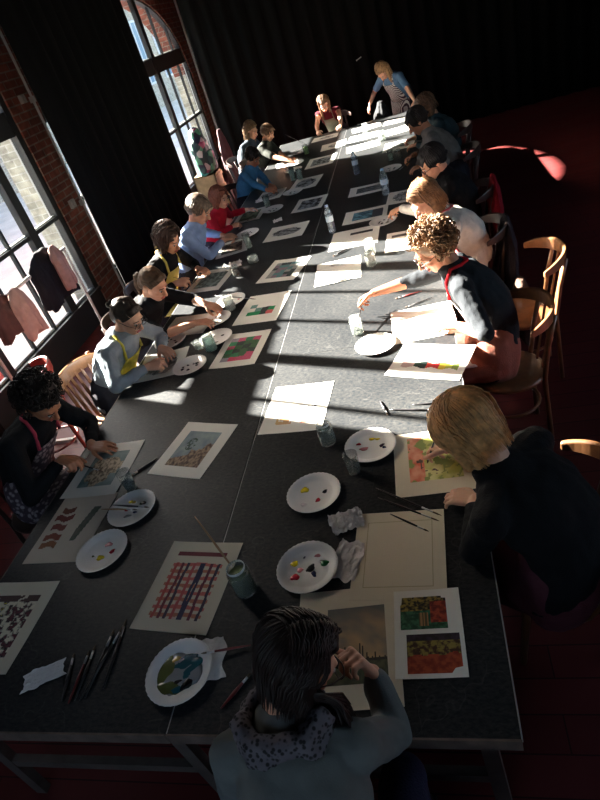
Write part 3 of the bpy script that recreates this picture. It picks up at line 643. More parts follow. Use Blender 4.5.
jar('bright lime-green glass at the far left children',-.48,7.35,('lime',(.5,.85,.3)),.12,.042,.8,kind='cup',dif=.7,name='drinking_glass')
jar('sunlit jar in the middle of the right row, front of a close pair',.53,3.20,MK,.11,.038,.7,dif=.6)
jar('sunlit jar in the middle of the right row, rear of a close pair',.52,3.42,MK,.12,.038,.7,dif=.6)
jar('clear glass in the shade beside the brush holder, right row far half',.66,5.95,TG,.11,.034,.6,kind='cup',dif=.4,name='drinking_glass')
jar('brown water jar before the man in grey',.75,5.95,BR,.10,.032,.7,dif=.5)
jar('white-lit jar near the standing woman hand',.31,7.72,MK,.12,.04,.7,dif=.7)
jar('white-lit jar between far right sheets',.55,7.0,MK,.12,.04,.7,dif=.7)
M_pet=glass_mat('bottle_plastic',(.80,.86,.92),.12,.3,(.7,.8,.9))
def bottle(label,x,y,z=T,h=.22,r=.032,tilt=None,wc=('bottle',(.80,.88,.95))):
    root=empty('water_bottle',(x,y,z+.001),label,'bottle','clear plastic water bottles')
    b=MB(); pr=[(.001,0),(r*.8,0),(r,.01)]
    for k in range(7): zz=.02+k*h*.085; pr+=[(r,zz),(r*.93,zz+h*.03)]
    pr+=[(r,h*.68),(r*.9,h*.78),(r*.5,h*.88),(r*.38,h*.92),(r*.38,h*.96)]
    b.lathe(pr,24); b.build('body',M_pet,root,smooth=True)
    b=MB(); b.lathe([(.001,h),(r*.45,h),(r*.47,h*.94),(.001,h*.94)],16); b.build('cap',mat('blue_cap',(.25,.4,.6,1),.4),root)
    b=MB(); b.lathe([(r*1.01,h*.42),(r*1.01,h*.62)],24); b.build('paper_band',mat('band',(.55,.65,.75,1),.5),root)
    if tilt: root.rotation_euler=tilt
bottle('water bottle lying toward the seam beside the blue watercolour',.165,4.08,z=T,h=.24)
bottle('water bottle standing by the brush hand of the brown-curled woman',.62,4.78,h=.24,r=.034)
bottle('water bottle at the edge of the far sun patch',.29,5.75,h=.24,r=.034)
# ------------------------------------------------------------------ brushes
M_handle=[mat('brush_dark',(.02,.018,.02,1),.35),mat('brush_red',(.16,.02,.02,1),.35),mat('brush_wood',(.35,.2,.1,1),.5)]
M_fer=mat('ferrule',(.55,.55,.56,1),.3,metal=.9); M_bri=mat('bristle',(.12,.08,.05,1),.8)
def brush(label,a,b_,r=.0035,mi=0,name='paintbrush',group='loose paintbrushes'):
    a,b_=V(a),V(b_)                                        # a = handle end, b = bristle tip
    L=(b_-a).length; d=(b_-a)/L
    root=empty(name,a,label,'paintbrush',group)
    m=MB(); ts=(0,.1,.45,.72); m.tube([a+d*L*t for t in ts],r,8,rad=[r*.45,r*.7,r*1.25,r*.9]); m.build('handle',M_handle[mi],root,origin=a,smooth=True)
    m=MB(); m.tube([a+d*L*t for t in (.72,.88)],r,8,rad=[r*.95,r*.8]); m.build('ferrule',M_fer,root,origin=a,smooth=True)
    m=MB(); m.tube([a+d*L*t for t in (.88,.94,1)],r,8,rad=[r*.8,r*.9,r*.15]); m.build('bristles',M_bri,root,origin=a,smooth=True)
z=T+.005
zp=T+.0085
brush('longest of the three brushes lying across the blank cream sheet',(.62,.95,z),(.87,.77,zp),.0035,0)
brush('middle brush of the three on the blank cream sheet',(.63,.895,z),(.86,.745,zp),.0035,0)
brush('shortest lowest brush of the three on the blank cream sheet',(.68,.80,zp),(.82,.70,zp),.0035,0)
brush('short brush lying crosswise in the sun behind the blonde head',(.625,1.54,z),(.665,1.42,z),.005,0)
brush('long dark brush lying in the sun parallel to the near table end',(.67,1.46,z),(.92,1.40,z),.004,0)
brush('thin brush alongside the long one in the sun',(.78,1.475,z),(.93,1.455,z),.003,0)
brush('dark red brush in the sun beyond the reaching forearm',(.87,2.64,z),(.70,2.60,z),.004,1)
brush('second thin brush in the sun beyond the white sheet',(.93,2.53,z),(.76,2.46,z),.003,0)
brush('brush resting on the teal paint plate toward the woman',(.22,.28,T+.006),(.055,.245,T+.022),.0038,1)
brush('dark red brush left of the grey-jumper woman',(.165,.075,z),(.24,.185,z),.005,1)
brush('thin brush with bright ferrule across the left holding plate',(-.67,.975,T+.02),(-.47,.95,T+.02),.004,2)
brush('dark brush across the left holding plate',(-.62,.995,T+.021),(-.41,.955,T+.021),.004,0)
brush('dark fat brush lying beside the dark water glass',(-.51,1.315,z),(-.62,1.20,z),.006,0)
for i,(p,q,l) in enumerate([((-.35,.10),(-.30,.38),'leftmost of the far pair'),((-.28,.14),(-.30,.40),'rightmost'),((-.39,.09),(-.40,.28),'with reddish handle'),((-.335,.11),(-.335,.36),'middle of the far pair'),((-.37,.10),(-.385,.30),'between the crossed handles'),((-.42,.10),(-.46,.27),'nearest the torn tissue')]):
    brush('dark brush of the row left of the teal plate, '+l,(p[0],p[1],z),(q[0],q[1],z),.005 if i%2 else .0045,1 if i==2 else 0,group='dark brushes laid out at the near left')
brush('thin brush in the shade beyond the emerald block sheet',(-.73,3.24,z),(-.32,3.01,z),.0035,0)
brush('dark brush along the near edge of the open pad',(.21,3.02,zp),(.47,3.06,zp),.0045,0)
brush('short thick brush on the sheet behind the sunlit jars',(.34,3.62,zp),(.215,3.52,zp),.006,0)
brush('brush standing in the murky green jar',(-.06,.735,T+.16),(.16,.50,T+.03),.0038,2)
# ------------------------------------------------------------------ tissues
M_tis=mat('tissue',(.72,.68,.66,1),.9,bump=.4,bs=70)
def tissue(label,x,y,w_,h_,rot,amp,seed,m=None,name='tissue'):
    n=16; vs=[]; b=MB()
    for j in range(n+1):
        for i in range(n+1):
            u=(i/n-.5); v=(j/n-.5); e=noise.noise(V((u*5+seed,v*5,seed)))+.6*noise.noise(V((u*11+seed,v*11,seed*2)))
            px=u*w_*(1+.25*noise.noise(V((seed,v*3,0)))); py=v*h_*(1+.25*noise.noise(V((u*3,seed,0))))
            vs.append((px,py,.001+amp*abs(e)))
    b.add(vs,[(j*(n+1)+i,j*(n+1)+i+1,(j+1)*(n+1)+i+1,(j+1)*(n+1)+i) for j in range(n) for i in range(n)])
    o=b.build(name,m or M_tis); o.location=(x,y,T+.001); o.rotation_euler=(0,0,math.radians(rot)); s=o.modifiers.new('s','SOLIDIFY'); s.thickness=.0008; s.offset=1
    return tag(o,label,'tissue','crumpled tissues and napkins')
tissue('crumpled white tissue between the two palette plates and the blank sheet',.51,.785,.13,.10,20,.035,2)
tissue('flattened tissue tucked beside the seven-dab plate',.525,.60,.10,.17,-12,.01,5)
tissue('torn folded tissue beside the row of dark brushes',-.545,.19,.15,.07,25,.008,8)
tissue('pink-tinged napkin under the teal paint plate',.055,.235,.12,.15,10,.004,11).location=(.075,.235,T+.0008)
tissue('crumpled silvery foil beside the dark brown jar',-.70,3.80,.16,.13,15,.03,14,name='foil_scrap')
tissue('crumpled tissue near the blue-shirt painter',-.45,4.75,.09,.08,15,.025,17)
tissue('crumpled tissue in front of the blue-shirted child',-.78,5.62,.14,.10,15,.02,19)
#PEOPLE
def skin(n,c): return mat('skin_'+n,S(*c),.5,spec=.35,sub=.08,var=.06,vs=30)
SK={'fair':skin('fair',(214,164,138)),'light':skin('light',(205,150,122)),'tan':skin('tan',(176,118,90))}
def cloth(n,c,var=.12,**k): return mat('cloth_'+n,S(*c),.9,var=var,vs=22,bump=.35,bs=160,spec=.15,**k)
M_eye=mat('eye_white',(.42,.38,.35,1),.35); M_iris=mat('iris',(.05,.035,.02,1),.2); M_lip=mat('lips',S(170,85,80),.45)
M_frame=mat('spectacle_frame',(.02,.012,.01,1),.3)
def hairm(n,c,rough=.5): return mat('hair_'+n,S(*c),rough,var=.4,vs=45,spec=.3)
def lerp(a,b,t): return V(a)*(1-t)+V(b)*t
def ik(Sh,W,a,b,pole):
    d=W-Sh; L=d.length
    if L>(a+b)*.995: k=L/((a+b)*.995); a*=k; b*=k
    d.normalize(); x=(a*a-b*b+L*L)/(2*L); h=math.sqrt(max(0,a*a-x*x)); p=pole-d*pole.dot(d); p.normalize()
    return Sh+d*x+p*h
def hand(mb,W,d,n,sgn,pose,s):
    # W wrist, d finger direction, n back-of-hand normal, sgn: thumb side
    d=d.normalized(); n=(n-d*n.dot(d)).normalized(); t=d.cross(n)*sgn
    W=V(W); out={}
    for k in range(4):
        o=(1.5-k)
        a=W+t*o*.011*s; b=W+d*(.083-.006*abs(k-1))*s+t*o*.0205*s
        mb.cap(a,b,.0145*s,.0118*s,8)
        L=[.074,.083,.077,.06][k]*s
        curls={'flat':(12,16,10),'relax':(25,32,20),'grip':(55,62,35),'chin':(70,70,40),'pinch':(42,50,28)}[pose]
        if pose=='pinch' and k>1: curls=(60,65,40)
        ang=0; p=b; dd=(d+t*o*.07).normalized()
        for q,(fr,cu) in enumerate(zip((.45,.31,.24),curls)):
            ang+=math.radians(cu); v=dd*math.cos(ang)-n*math.sin(ang); p2=p+v*L*fr
            mb.cap(p,p2,(.0092-.0008*q)*s,(.0086-.0009*q)*s,8); p=p2
        if k==0: out['tip']=p
    p0=W+d*.018*s+t*.020*s; dirs=[(t*.75+d*.65-n*.25),(t*.35+d*.85-n*.35),(t*(.05 if pose!='flat' else .4)+d*.85-n*.35)]
    p=p0
    for q,(dv,L) in enumerate(zip(dirs,(.040,.032,.026))):
        p2=p+dv.normalized()*L*s; mb.cap(p,p2,(.0145-.002*q)*s,(.0120-.0015*q)*s,8); p=p2
    out['grip']=(out['tip']+p)/2
    return out
def person(label,pel,face,head,look,hands,top,skin_='light',hair=('long','brown',(70,50,40)),bottom=(40,40,48),s=1.0,vox=.008,
           bare=None,apron=None,apron_mat=None,glasses=False,group='people painting around the table',cuff=.9,roll=0,scarf=None,neck='round',
           poses=('pinch','relax'),stand=False,wid=1.0,beard=False,poles=(None,None),hairlen=.2,strap=None,skirt=None,hump=.05,lock=False):
    """pel: pelvis centre; face: torso yaw in degrees; head: head centre; look: view direction; hands=(right target,left target)"""
    pel,head=V(pel),V(head); fa=math.radians(face); Fd=V((math.cos(fa),math.sin(fa),0)); Sd=V((math.sin(fa),-math.cos(fa),0))  # Sd = person's right
    O=V((pel.x,pel.y,0)); root=empty('person',O,label,'person',group)
    lk=n_(look); rt=lk.cross(V((0,0,1))).normalized(); up=rt.cross(lk); 
    if roll: q=Matrix.Rotation(math.radians(roll),3,lk); rt=q@rt; up=q@up
    Mh=Matrix(((rt.x,lk.x,up.x),(rt.y,lk.y,up.y),(rt.z,lk.z,up.z)))*s
    H=lambda x,y,z: head+Mh@V((x,y,z))
    hr=s; sk=SK[skin_]
    nb=H(0,-.035,-.075); dn=(n_(pel+V((0,0,.15))-nb)*.75+V((0,0,-.35))).normalized(); N=nb+dn*.085*s
    body=MB(); 
    def hd(mb,g=0):
        R3=Mh*(1/s)
        e=lambda c,r: mb.ell(H(*c),tuple((x+g)*s for x in r),R3,18,12)
        e((0,-.012,.035),(.074,.092,.084)); e((0,.028,-.035),(.058,.060,.078)); e((0,.045,-.085),(.034,.036,.030)); e((0,.052,.01),(.060,.042,.045))
        e((.030,.058,-.028),(.026,.022,.022)); e((-.030,.058,-.028),(.026,.022,.022))
    hd(body); R3=Mh*(1/s)
    body.cap(H(0,.090,.012),H(0,.112,-.026),.009*s,.0125*s,8); body.ell(H(.011,.102,-.031),(.008*s,.010*s,.007*s),R3,8,6); body.ell(H(-.011,.102,-.031),(.008*s,.010*s,.007*s),R3,8,6)
    body.cap(H(-.034,.080,.030),H(.034,.080,.030),.010*s,.010*s,8)
    body.cap(H(-.016,.084,-.062),H(.016,.084,-.062),.0085*s,.0085*s,8)
    for q in (-1,1):
        body.ell(H(q*.076,-.008,-.005),(.010*s,.019*s,.031*s),R3,10,8); body.ell(H(q*.079,-.014,.008),(.010*s,.017*s,.018*s),R3,10,8)
    body.cap(H(0,-.025,-.05),N,.052*s,.056*s,14)
    # torso
    back=-Fd*hump*s
    Z=V((0,0,1)); wv=wid*s
    def torso(mb,g=0,t0=0,t1=1,fem=True):
        key=[(0,.165,.125),(.18,.160,.118),(.38,.138,.108),(.60,.150,.118),(.80,.165,.112),(.93,.145,.090),(1.0,.075,.065)]
        rings=[]
        for t,a,b in key:
            if t<t0-1e-6 or t>t1+1e-6: continue
            c=lerp(pel,N,t)+back*math.sin(t*PI)*1.2
            sd=Sd; tang=(N-pel).normalized(); dv=sd.cross(tang).normalized()
            rings.append((c,sd*(a*wv+g),dv*(b*s+g)))
        mb.loft(rings,20)
        return rings
    def chest(t,ang,g=0):
        key=[(0,.165,.125),(.18,.160,.118),(.38,.138,.108),(.60,.150,.118),(.80,.165,.112),(.93,.145,.090),(1.0,.075,.065)]
        for (ta,aa,ba),(tb,ab,bb) in zip(key[:-1],key[1:]):
            if ta<=t<=tb: k=(t-ta)/(tb-ta); a=aa+(ab-aa)*k; b=ba+(bb-ba)*k; break
        c=lerp(pel,N,t)+back*math.sin(t*PI)*1.2; tang=(N-pel).normalized(); dv=Sd.cross(tang).normalized()
        if dv.dot(Fd)<0: dv=-dv
        return c+Sd*math.sin(ang)*(a*wv+g)+dv*math.cos(ang)*(b*s+g)
    torso(body)
    tdir=(N-pel).normalized(); SH=[]
    for q in (1,-1): SH.append(lerp(pel,N,.90)+back*.4+Sd*q*.172*wv+Fd*.01)
    arms=[]; grips=[]
    for i,q in enumerate((1,-1)):
        tg=hands[i]
        if tg is None: tg=pel+Fd*.34*s+Sd*q*.10+V((0,0,.12))
        if isinstance(tg,dict): tg,hdv,hn,po=V(tg['p']),V(tg['d']),V(tg['n']),tg['pose']
        else:
            tg=V(tg); po=poses[i]; hv=tg-SH[i]; hv.z=0; hv=hv.normalized()*.8+Fd*.5-Sd*q*.35; hdv=(hv.normalized()+V((0,0,-.12))).normalized(); hn=V((0,0,1))+Sd*q*(.5 if po in('pinch','grip') else .1)
        W=tg-hdv.normalized()*.075*s
        pole=(Sd*q*.75+V((0,0,-.55))-Fd*.25) if poles[i] is None else V(poles[i])
        E_=ik(SH[i],W,.275*s,.245*s,pole)
        if E_.z<.80 and not stand and abs(E_.x)<1.1 and E_.y>-.05: E_.z=.80
        arms.append((SH[i],E_,W))
        body.cap(lerp(N,pel,.04),SH[i],.048*s,.052*s,12); body.cap(SH[i],E_,.047*s,.036*s,12); body.cap(E_,lerp(E_,W,.35),.037*s,.036*s,12); body.cap(lerp(E_,W,.35),W,.036*s,.023*s,12); 
        thumb=-1 if q==1 else 1
        # thumb side points to the body's middle for palms down
        g=hand(body,W,hdv,hn,thumb if False else (1 if (hdv.cross(hn)).dot(-Sd*q)>0 else -1),po,s); grips.append(g['grip'])
    # legs
    legs=[]
    for q in (1,-1):
        hp=pel+Sd*q*.088*s+V((0,0,-.02))
        if stand: kn=hp+V((0,0,-.42*s))+Fd*.02; an=V((kn.x,kn.y,.09*s))
        else: kn=hp+Fd*.40*s+Sd*q*.03; kn.z=min(hp.z,.60); an=V((kn.x,kn.y,.085))-Fd*.04
        toe=an+Fd*.15*s; toe.z=.035
        legs.append((hp,kn,an,toe))
        body.cap(hp,kn,.082*s,.055*s,14); body.cap(kn,an,.053*s,.034*s,12); body.cap(V((an.x,an.y,.05)),toe,.036*s,.026*s,10)
    remesh(body,'body',sk,root,O,voxel=vox*.72,smooth=2,sf=.4)
    # shirt
    sh=MB(); g=.014*s; torso(sh,g)
    cut=bare if bare is not None else cuff
    for (a,e_,w_) in arms:
        sh.cap(lerp(N,pel,.06),a,.056*s,.064*s,12)
        if cut>.5: 
            sh.cap(a,e_,.060*s,.047*s,12); t=(cut-.5)*2; sh.cap(e_,lerp(e_,w_,t),.048*s,(.036)*s,12)
        else: sh.cap(a,lerp(a,e_,cut*2),.060*s,.055*s,12)
    if neck=='hood': sh.cap(N+Sd*.07*s-Fd*.05,N-Sd*.07*s-Fd*.05,.045*s,.045*s,12); sh.cap(N-Fd*.07*s,N-Fd*.10*s-V((0,0,.10)),.06*s,.05*s,12)
    if neck=='collar': sh.cap(lerp(N,nb,.1),lerp(N,nb,.45),.066*s,.062*s,14)
    remesh(sh,'shirt',top,root,O,voxel=vox,smooth=4,wrinkle=.008*s,ws=13/s)
    pn=MB(); g=.014*s
    pn.loft([(pel+V((0,0,-.06)),Sd*.17*wv,Fd*.13*s),(pel+V((0,0,.02)),Sd*(.180*wv),Fd*.14*s),(pel+V((0,0,.09)),Sd*.172*wv,Fd*.135*s)],16)
    for hp,kn,an,toe in legs:
        pn.cap(hp,kn,.095*s,.068*s,12); pn.cap(kn,lerp(kn,an,.96),.066*s,.048*s,12)
    if skirt:
        hp0,kn0=(legs[0][0]+legs[1][0])/2,(legs[0][1]+legs[1][1])/2
        pn.loft([(hp0,Sd*.19*s,V((0,0,.11))*s),(lerp(hp0,kn0,.5),Sd*.19*s,V((0,0,.10))*s),(kn0,Sd*.18*s,V((0,0,.085))*s)],16)
        pn.loft([(kn0,Sd*.18*s,Fd*.07*s),(kn0-V((0,0,.25*s)),Sd*.20*s,Fd*.09*s)],16)
    remesh(pn,'skirt' if skirt else 'trousers',skirt or cloth('t%d_%d_%d'%bottom,bottom),root,O,voxel=max(vox,.009)*1.2,smooth=4,wrinkle=.006,ws=11)
    for hp,kn,an,toe in legs:
        m=MB(); m.cap(V((an.x,an.y,.048)),toe+V((0,0,.004)),.046*s,.038*s,12); m.box(tuple(V((min(an.x,toe.x)-.03,min(an.y,toe.y)-.03,0))),(max(an.x,toe.x)+.03,max(an.y,toe.y)+.03,.02)); m.build('shoe',mat('shoe',(.03,.025,.025,1),.5),root,origin=O,smooth=False)
    # face details
    for q in (-1,1):
        m=MB(); m.ell(H(q*.030,.0845,.008),(.0125*s,.0085*s,.0075*s),R3,12,8); e=m.build('eye',M_eye,root,origin=O,smooth=True)
        m=MB(); m.ell(H(q*.030,.0915,.0055),(.0072*s,.003*s,.0068*s),R3,10,6); m.build('iris',M_iris,e,origin=O,smooth=True)
        m=MB(); m.tube([H(q*.012,.0945,.028),H(q*.030,.095,.033),H(q*.047,.083,.027)],.003*s,6); m.build('eyebrow',hairm(hair[1],hair[2]),root,origin=O)
    m=MB(); m.cap(H(-.017,.0905,-.059),H(.017,.0905,-.059),.0048*s,.0048*s,8); m.cap(H(-.014,.090,-.067),H(.014,.090,-.067),.0055*s,.0055*s,8); m.build('lips',M_lip,root,origin=O,smooth=True)
    if glasses:
        m=MB()
        for q in (-1,1):
            c=(q*.032,.108,.004); m.tube([H(c[0]+.025*math.cos(t),c[1]-.002*abs(math.cos(t)),c[2]+.019*math.sin(t)) for t in np.linspace(0,2*PI,17)],.0022*s,6)
            m.tube([H(q*.057,.104,.008),H(q*.077,.06,.010),H(q*.082,.0,.008),H(q*.080,-.02,-.004)],.002*s,6)
        m.tube([H(-.008,.108,.008),H(0,.112,.010),H(.008,.108,.008)],.002*s,6)
        m.build('spectacles',M_frame,root,origin=O)
    # hair
    st,hn_,hc=hair; hm=hairm(hn_,hc); rnd=random.Random(int(abs(head.x*1000+head.y*777)))
    hb=MB(); R3=Mh*(1/s)
    hb.ell(H(0,-.022,.048),(.083*s,.092*s,.083*s),R3,20,14); hb.ell(H(0,-.060,.005),(.074*s,.055*s,.075*s),R3,16,12)
    hb.ell(H(0,.045,.088),(.055*s,.035*s,.030*s),R3,14,10)
    far_=vox>.009; near_=vox<.0065; nst=60 if far_ else 300 if near_ else 170; fr_=.62 if near_ else 1; strands=MB()
    G_=V((0,0,-1))
    def strand(x0,side,hang,rr,wav=0.0):
        pts=[];y0=.080-.155*x0; jt=rnd.uniform(1.0,1.10)*(1.06 if st=='bob' else 1)
        p=None
        for k in range(13):
            t=k/12; th=t*math.radians(105); yy=y0-(.02+.09*(1-x0))*t*.8-.0*t
            er=math.sqrt(max(.15,1-((y0+.015)/.115)**2))
            q=V((side*math.sin(th)*.091*max(.55,er),yy,.045+math.cos(th)*.088*er))
            q*=jt; q.x+=rnd.uniform(-.004,.004); q.y+=rnd.uniform(-.006,.006)
            pts.append(H(q.x,q.y,q.z))
        if hang>0:
            dwn=(n_(-up)*.55+G_*.75).normalized(); last=pts[-1]; n=max(4,int(hang/.025)); ph=rnd.random()*6; cen=H(0,-.02,-.06)
            outw=(last-head); 
            for k in range(1,n+1):
                w_=wav*math.sin(ph+k*.9); d=dwn*hang*k/n*rnd.uniform(.97,1.03); inn=(N-Fd*.05-last); inn.z=0
                pts.append(last+d*s+rt*w_+inn*.25*(k/n)+Fd*wav*math.cos(ph+k*.8))
        L=len(pts); strands.tube(pts,rr,5,rad=[rr*(.55 if i==0 else 1 if i<L-3 else .75 if i<L-1 else .25) for i in range(L)])
    def backstrand(u,hang,rr,wav=0.0):
        az_=u*math.radians(115); pts=[]; jb=rnd.uniform(1.0,1.06)*(1.09 if st=='bob' else 1)
        for k in range(11):
            t=k/10; th=t*math.radians(112)
            q=V((math.sin(az_)*math.sin(th)*.092*jb,-.02-math.cos(az_)*math.sin(th)*.103*jb,.045+math.cos(th)*.090*jb)); pts.append(H(q.x+rnd.uniform(-.002,.002),q.y,q.z))
        dwn=(n_(-up)*.45+G_*.8-Fd*.1).normalized(); last=pts[-1]; ph=rnd.random()*6; n=max(3,int(hang/.025))
        for k in range(1,n+1):
            inn=(N-Fd*.08*s-last); inn.z=0
            pts.append(last+dwn*hang*s*k/n*rnd.uniform(.97,1.03)+rt*wav*math.sin(ph+k*.9)+inn*.3*k/n)
        L=len(pts); strands.tube(pts,rr,5,rad=[rr*(.5 if i==0 else 1 if i<L-3 else .7 if i<L-1 else .2) for i in range(L)])
    if st=='curly':
        hb.ell(H(0,-.035,.055),(.10*s,.105*s,.095*s),R3,20,14); hb.ell(H(0,-.07,.0),(.088*s,.06*s,.085*s),R3,16,12)
        for k in range(90 if far_ else 330):
            a=rnd.uniform(0,2*PI); z_=rnd.uniform(-.75,1); rr=math.sqrt(1-z_*z_)
            d=V((rr*math.cos(a),rr*math.sin(a),z_))
            if d.y>.35 and d.z<.45: continue
            c=V((d.x*.112,d.y*.118-.03,d.z*.108+.05)); ax=V((rnd.uniform(-1,1),rnd.uniform(-1,1),rnd.uniform(-1,1))).normalized(); u1=ax.orthogonal().normalized(); u2=ax.cross(u1); R_=rnd.uniform(.010,.018)
            pts=[H(*(c+u1*R_*math.cos(t)+u2*R_*math.sin(t)+ax*(t*.0035-.012)+d*t*.0016)) for t in np.linspace(0,7.5,13)]
            strands.tube(pts,.0032*s,4,rad=[.0016*s]+[.0036*s]*11+[.001*s])
    else:
        ln={'long':hairlen,'bob':.07,'short':.0,'ponytail':.0,'bun':.0,'crop':0}[st]
        if st=='bob': hb.ell(H(0,-.025,.035),(.094*s,.104*s,.092*s),R3,20,14); hb.ell(H(0,-.055,-.02),(.09*s,.07*s,.07*s),R3,16,12)
        if st in('long','bob'):
            rr_=.060 if st=='long' else .072
            dwn=(n_(-up)*.5+G_*.75).normalized()
            for q in (-1,1):
                a=H(q*.072,-.025,.02); hb.cap(a,a+dwn*(ln+.045)*s-rt*q*.008,.030*s,.022*s,12,k=1.0)
            a=H(0,-.06,.0); hb.loft([(a,rt*.085*s,(lk*.045)*s),(a+dwn*(ln*.5+.03)*s-Fd*.01,rt*.085*s,lk*.042*s),(a+dwn*(ln+.05)*s,rt*.07*s,lk*.028*s)],16)
            for k in range(nst if st=='long' else nst//3): strand(rnd.random(),-1 if k%2 else 1,ln*rnd.uniform(.7,1.15)+.01,rnd.uniform(.003,.006)*s*fr_,.004 if st=='bob' else .004 if near_ else .009)
            for k in range(nst//2 if st=='long' else int(nst*1.2)): backstrand(rnd.uniform(-1,1) if st=='long' else rnd.uniform(-1.2,1.2),ln*rnd.uniform(.7,1.15)+.02,rnd.uniform(.003,.0055)*s*fr_,.004)
        elif st in('short','crop'):
            for k in range(nst): backstrand(rnd.uniform(-1.2,1.2),.012,.0042*s,.002)
            for k in range(nst//3): 
                x=rnd.uniform(-.06,.06); strands.tube([H(x,-.04,.130-abs(x)*.5),H(x*1.1,.03,.128-abs(x)*.6),H(x*1.2,.075,.098-abs(x)*.5),H(x*1.25+.006,.092,.070-abs(x)*.3)],.004*s,5)
        else:
            tie=H(0,-.115,.03)
            for k in range(nst):
                a=rnd.uniform(-PI*.62,PI*.62)+PI/2; 
                f0=V((math.cos(a)*.078,.03+math.sin(a)*.055,.055+.05*max(0,math.sin(a))-.03*abs(math.cos(a))))
                mid=V((f0.x*1.05,-.03,.118-abs(f0.x)*.85)); 
                strands.tube([H(*f0),H(*(f0.lerp(mid,.55)+V((0,0,.012)))),H(*mid),H(*(mid.lerp(V((0,-.115,.03)),.6)+V((0,-.012,.01)))),tie],.0042*s,5)
            if st=='ponytail':
                dwn=(G_*.7-Fd*.15-lk*.1).normalized()
                hb.loft([(tie,rt*.018*s,up*.018*s),(tie-lk*.03*s+dwn*.03,rt*.030*s,lk*.028*s),(tie-lk*.03*s+dwn*.10,rt*.030*s,lk*.026*s),(tie-lk*.02*s+dwn*.19,rt*.012*s,lk*.012*s)],12)
                for k in range(nst//3):
                    x,y=rnd.uniform(-.026,.026),rnd.uniform(-.022,.022); strands.tube([tie,tie-lk*.035*s+dwn*.03+rt*x+lk*y,tie-lk*.035*s+dwn*.11+rt*x*1.2+lk*y,tie-lk*.02*s+dwn*.2+rt*x*.5],.004*s,5,rad=[.004*s,.0045*s,.004*s,.001*s])
            else:
                hb.ell(H(0,-.125,.03),(.030*s,.028*s,.030*s),R3,12,8)
                for k in range(26):
                    t=np.linspace(0,4,9); ph=rnd.random()*6; R_=.012+.014*rnd.random(); strands.tube([tie-lk*.02*s+rt*R_*math.cos(q+ph)*s+up*R_*math.sin(q+ph)*s-lk*rnd.uniform(-.012,.012) for q in t],.005*s,5)
    if lock:
        for k in range(110):
            u,v=rnd.uniform(-1,1),rnd.uniform(-1,1); a=H(.070+.012*u,-.03+.05*v,-.01+.02*u); e_=N+Sd*(.12+.04*u)-Fd*(.00+.05*v)+V((0,0,-.06+.05*rnd.random()))
            strands.tube([a,lerp(a,e_,.35)+Sd*.035,lerp(a,e_,.7)+Sd*.03-Fd*.01*v,e_+V((.01*u,.01*v,0))],.0035,5,rad=[.003,.004,.0035,.001])
    ho=remesh(hb,'hair',hm,root,O,voxel=vox*.9,smooth=5,wrinkle=.006*s,ws=26)
    strands.build('strands',hm,ho,origin=O,smooth=True)
    # apron
    if apron:
        am=apron; b=MB(); n=12; rows=[(.10,.95),(.35,.9),(.55,.8),(.70,.62),(.82,.5)]; vs=[]
        for t,wd in rows:
            for i in range(n+1):
                vs.append(chest(t,(i/n-.5)*2*wd,.026*s))
        fs=[(k*(n+1)+i,k*(n+1)+i+1,(k+1)*(n+1)+i+1,(k+1)*(n+1)+i) for k in range(len(rows)-1) for i in range(n)]
        b.add(vs,fs)
        if not stand:
            lap=[]; rws=6
            for k in range(rws+1):
                t=k/rws
                for i in range(n+1):
                    u=i/n-.5; c=lerp(pel+Fd*.10*s,pel+Fd*.44*s,t); z_=min(pel.z+.0,.62)+.085*s-.10*u*u; z_=min(z_,.69)
                    if k==0: c=chest(.10,u*1.9,.026*s); lap.append(c); continue
                    lap.append(V((c.x,c.y,z_))+Sd*u*.40*s)
            b.add(lap,[(k*(n+1)+i,k*(n+1)+i+1,(k+1)*(n+1)+i+1,(k+1)*(n+1)+i) for k in range(rws) for i in range(n)])
        else:
            lap=[]
            for k in range(5):
                for i in range(n+1):
                    u=(i/n-.5)*2; ang=u*1.1; c=chest(.10,ang,.03*s) if k==0 else pel+V((0,0,-.12*k*s))+Sd*math.sin(ang)*.20*s+Fd*math.cos(ang)*.18*s; lap.append(c)
            b.add(lap,[(k*(n+1)+i,k*(n+1)+i+1,(k+1)*(n+1)+i+1,(k+1)*(n+1)+i) for k in range(4) for i in range(n)])
        ao=b.build('apron',am,root,origin=O,smooth=True); so_=ao.modifiers.new('s','SOLIDIFY'); so_.thickness=.004; so_.offset=1
        b=MB()
        for q in (-1,1):
            p0=chest(.82,q*.5,.028*s); p1=lerp(N,pel,.03)+Sd*q*-0+Sd*q*.075*s+V((0,0,.045*s))+Fd*.02
            p2=N-Fd*.075*s+V((0,0,.035*s)); b.tube([p0,lerp(p0,p1,.6)+Fd*.02*s,p1,lerp(p1,p2,.6)+Sd*q*.02*s,p2],.010*s,6)
        b.build('neck_strap',strap or am,root,origin=O,smooth=True)
    if scarf:
        b=MB()
        for k in range(4):
            pts=[]; rr=.080+.008*(k%3)
            for t in np.linspace(0,2*PI,22): pts.append(lerp(N,nb,-.12+.22*k)-Fd*.022+Sd*rr*1.15*math.cos(t)*s+Fd*rr*math.sin(t)*s+V((0,0,.012*math.sin(3*t+k))))
            b.tube(pts,.019*s,8)
        for k in range(3):
            o_=V((0,0,.050-.032*k))-Fd*(.068+.018*k)
            b.tube([N+Sd*(.115-.01*k)+o_+Fd*.06,N+Sd*.07+o_,N+o_-Fd*.012,N-Sd*.07+o_,N-Sd*(.115-.01*k)+o_+Fd*.06],.027*s,8)
        remesh(b,'scarf',scarf,root,O,voxel=.006,smooth=3,wrinkle=.006,ws=30)
    return dict(root=root,grips=grips,N=N,arms=arms)
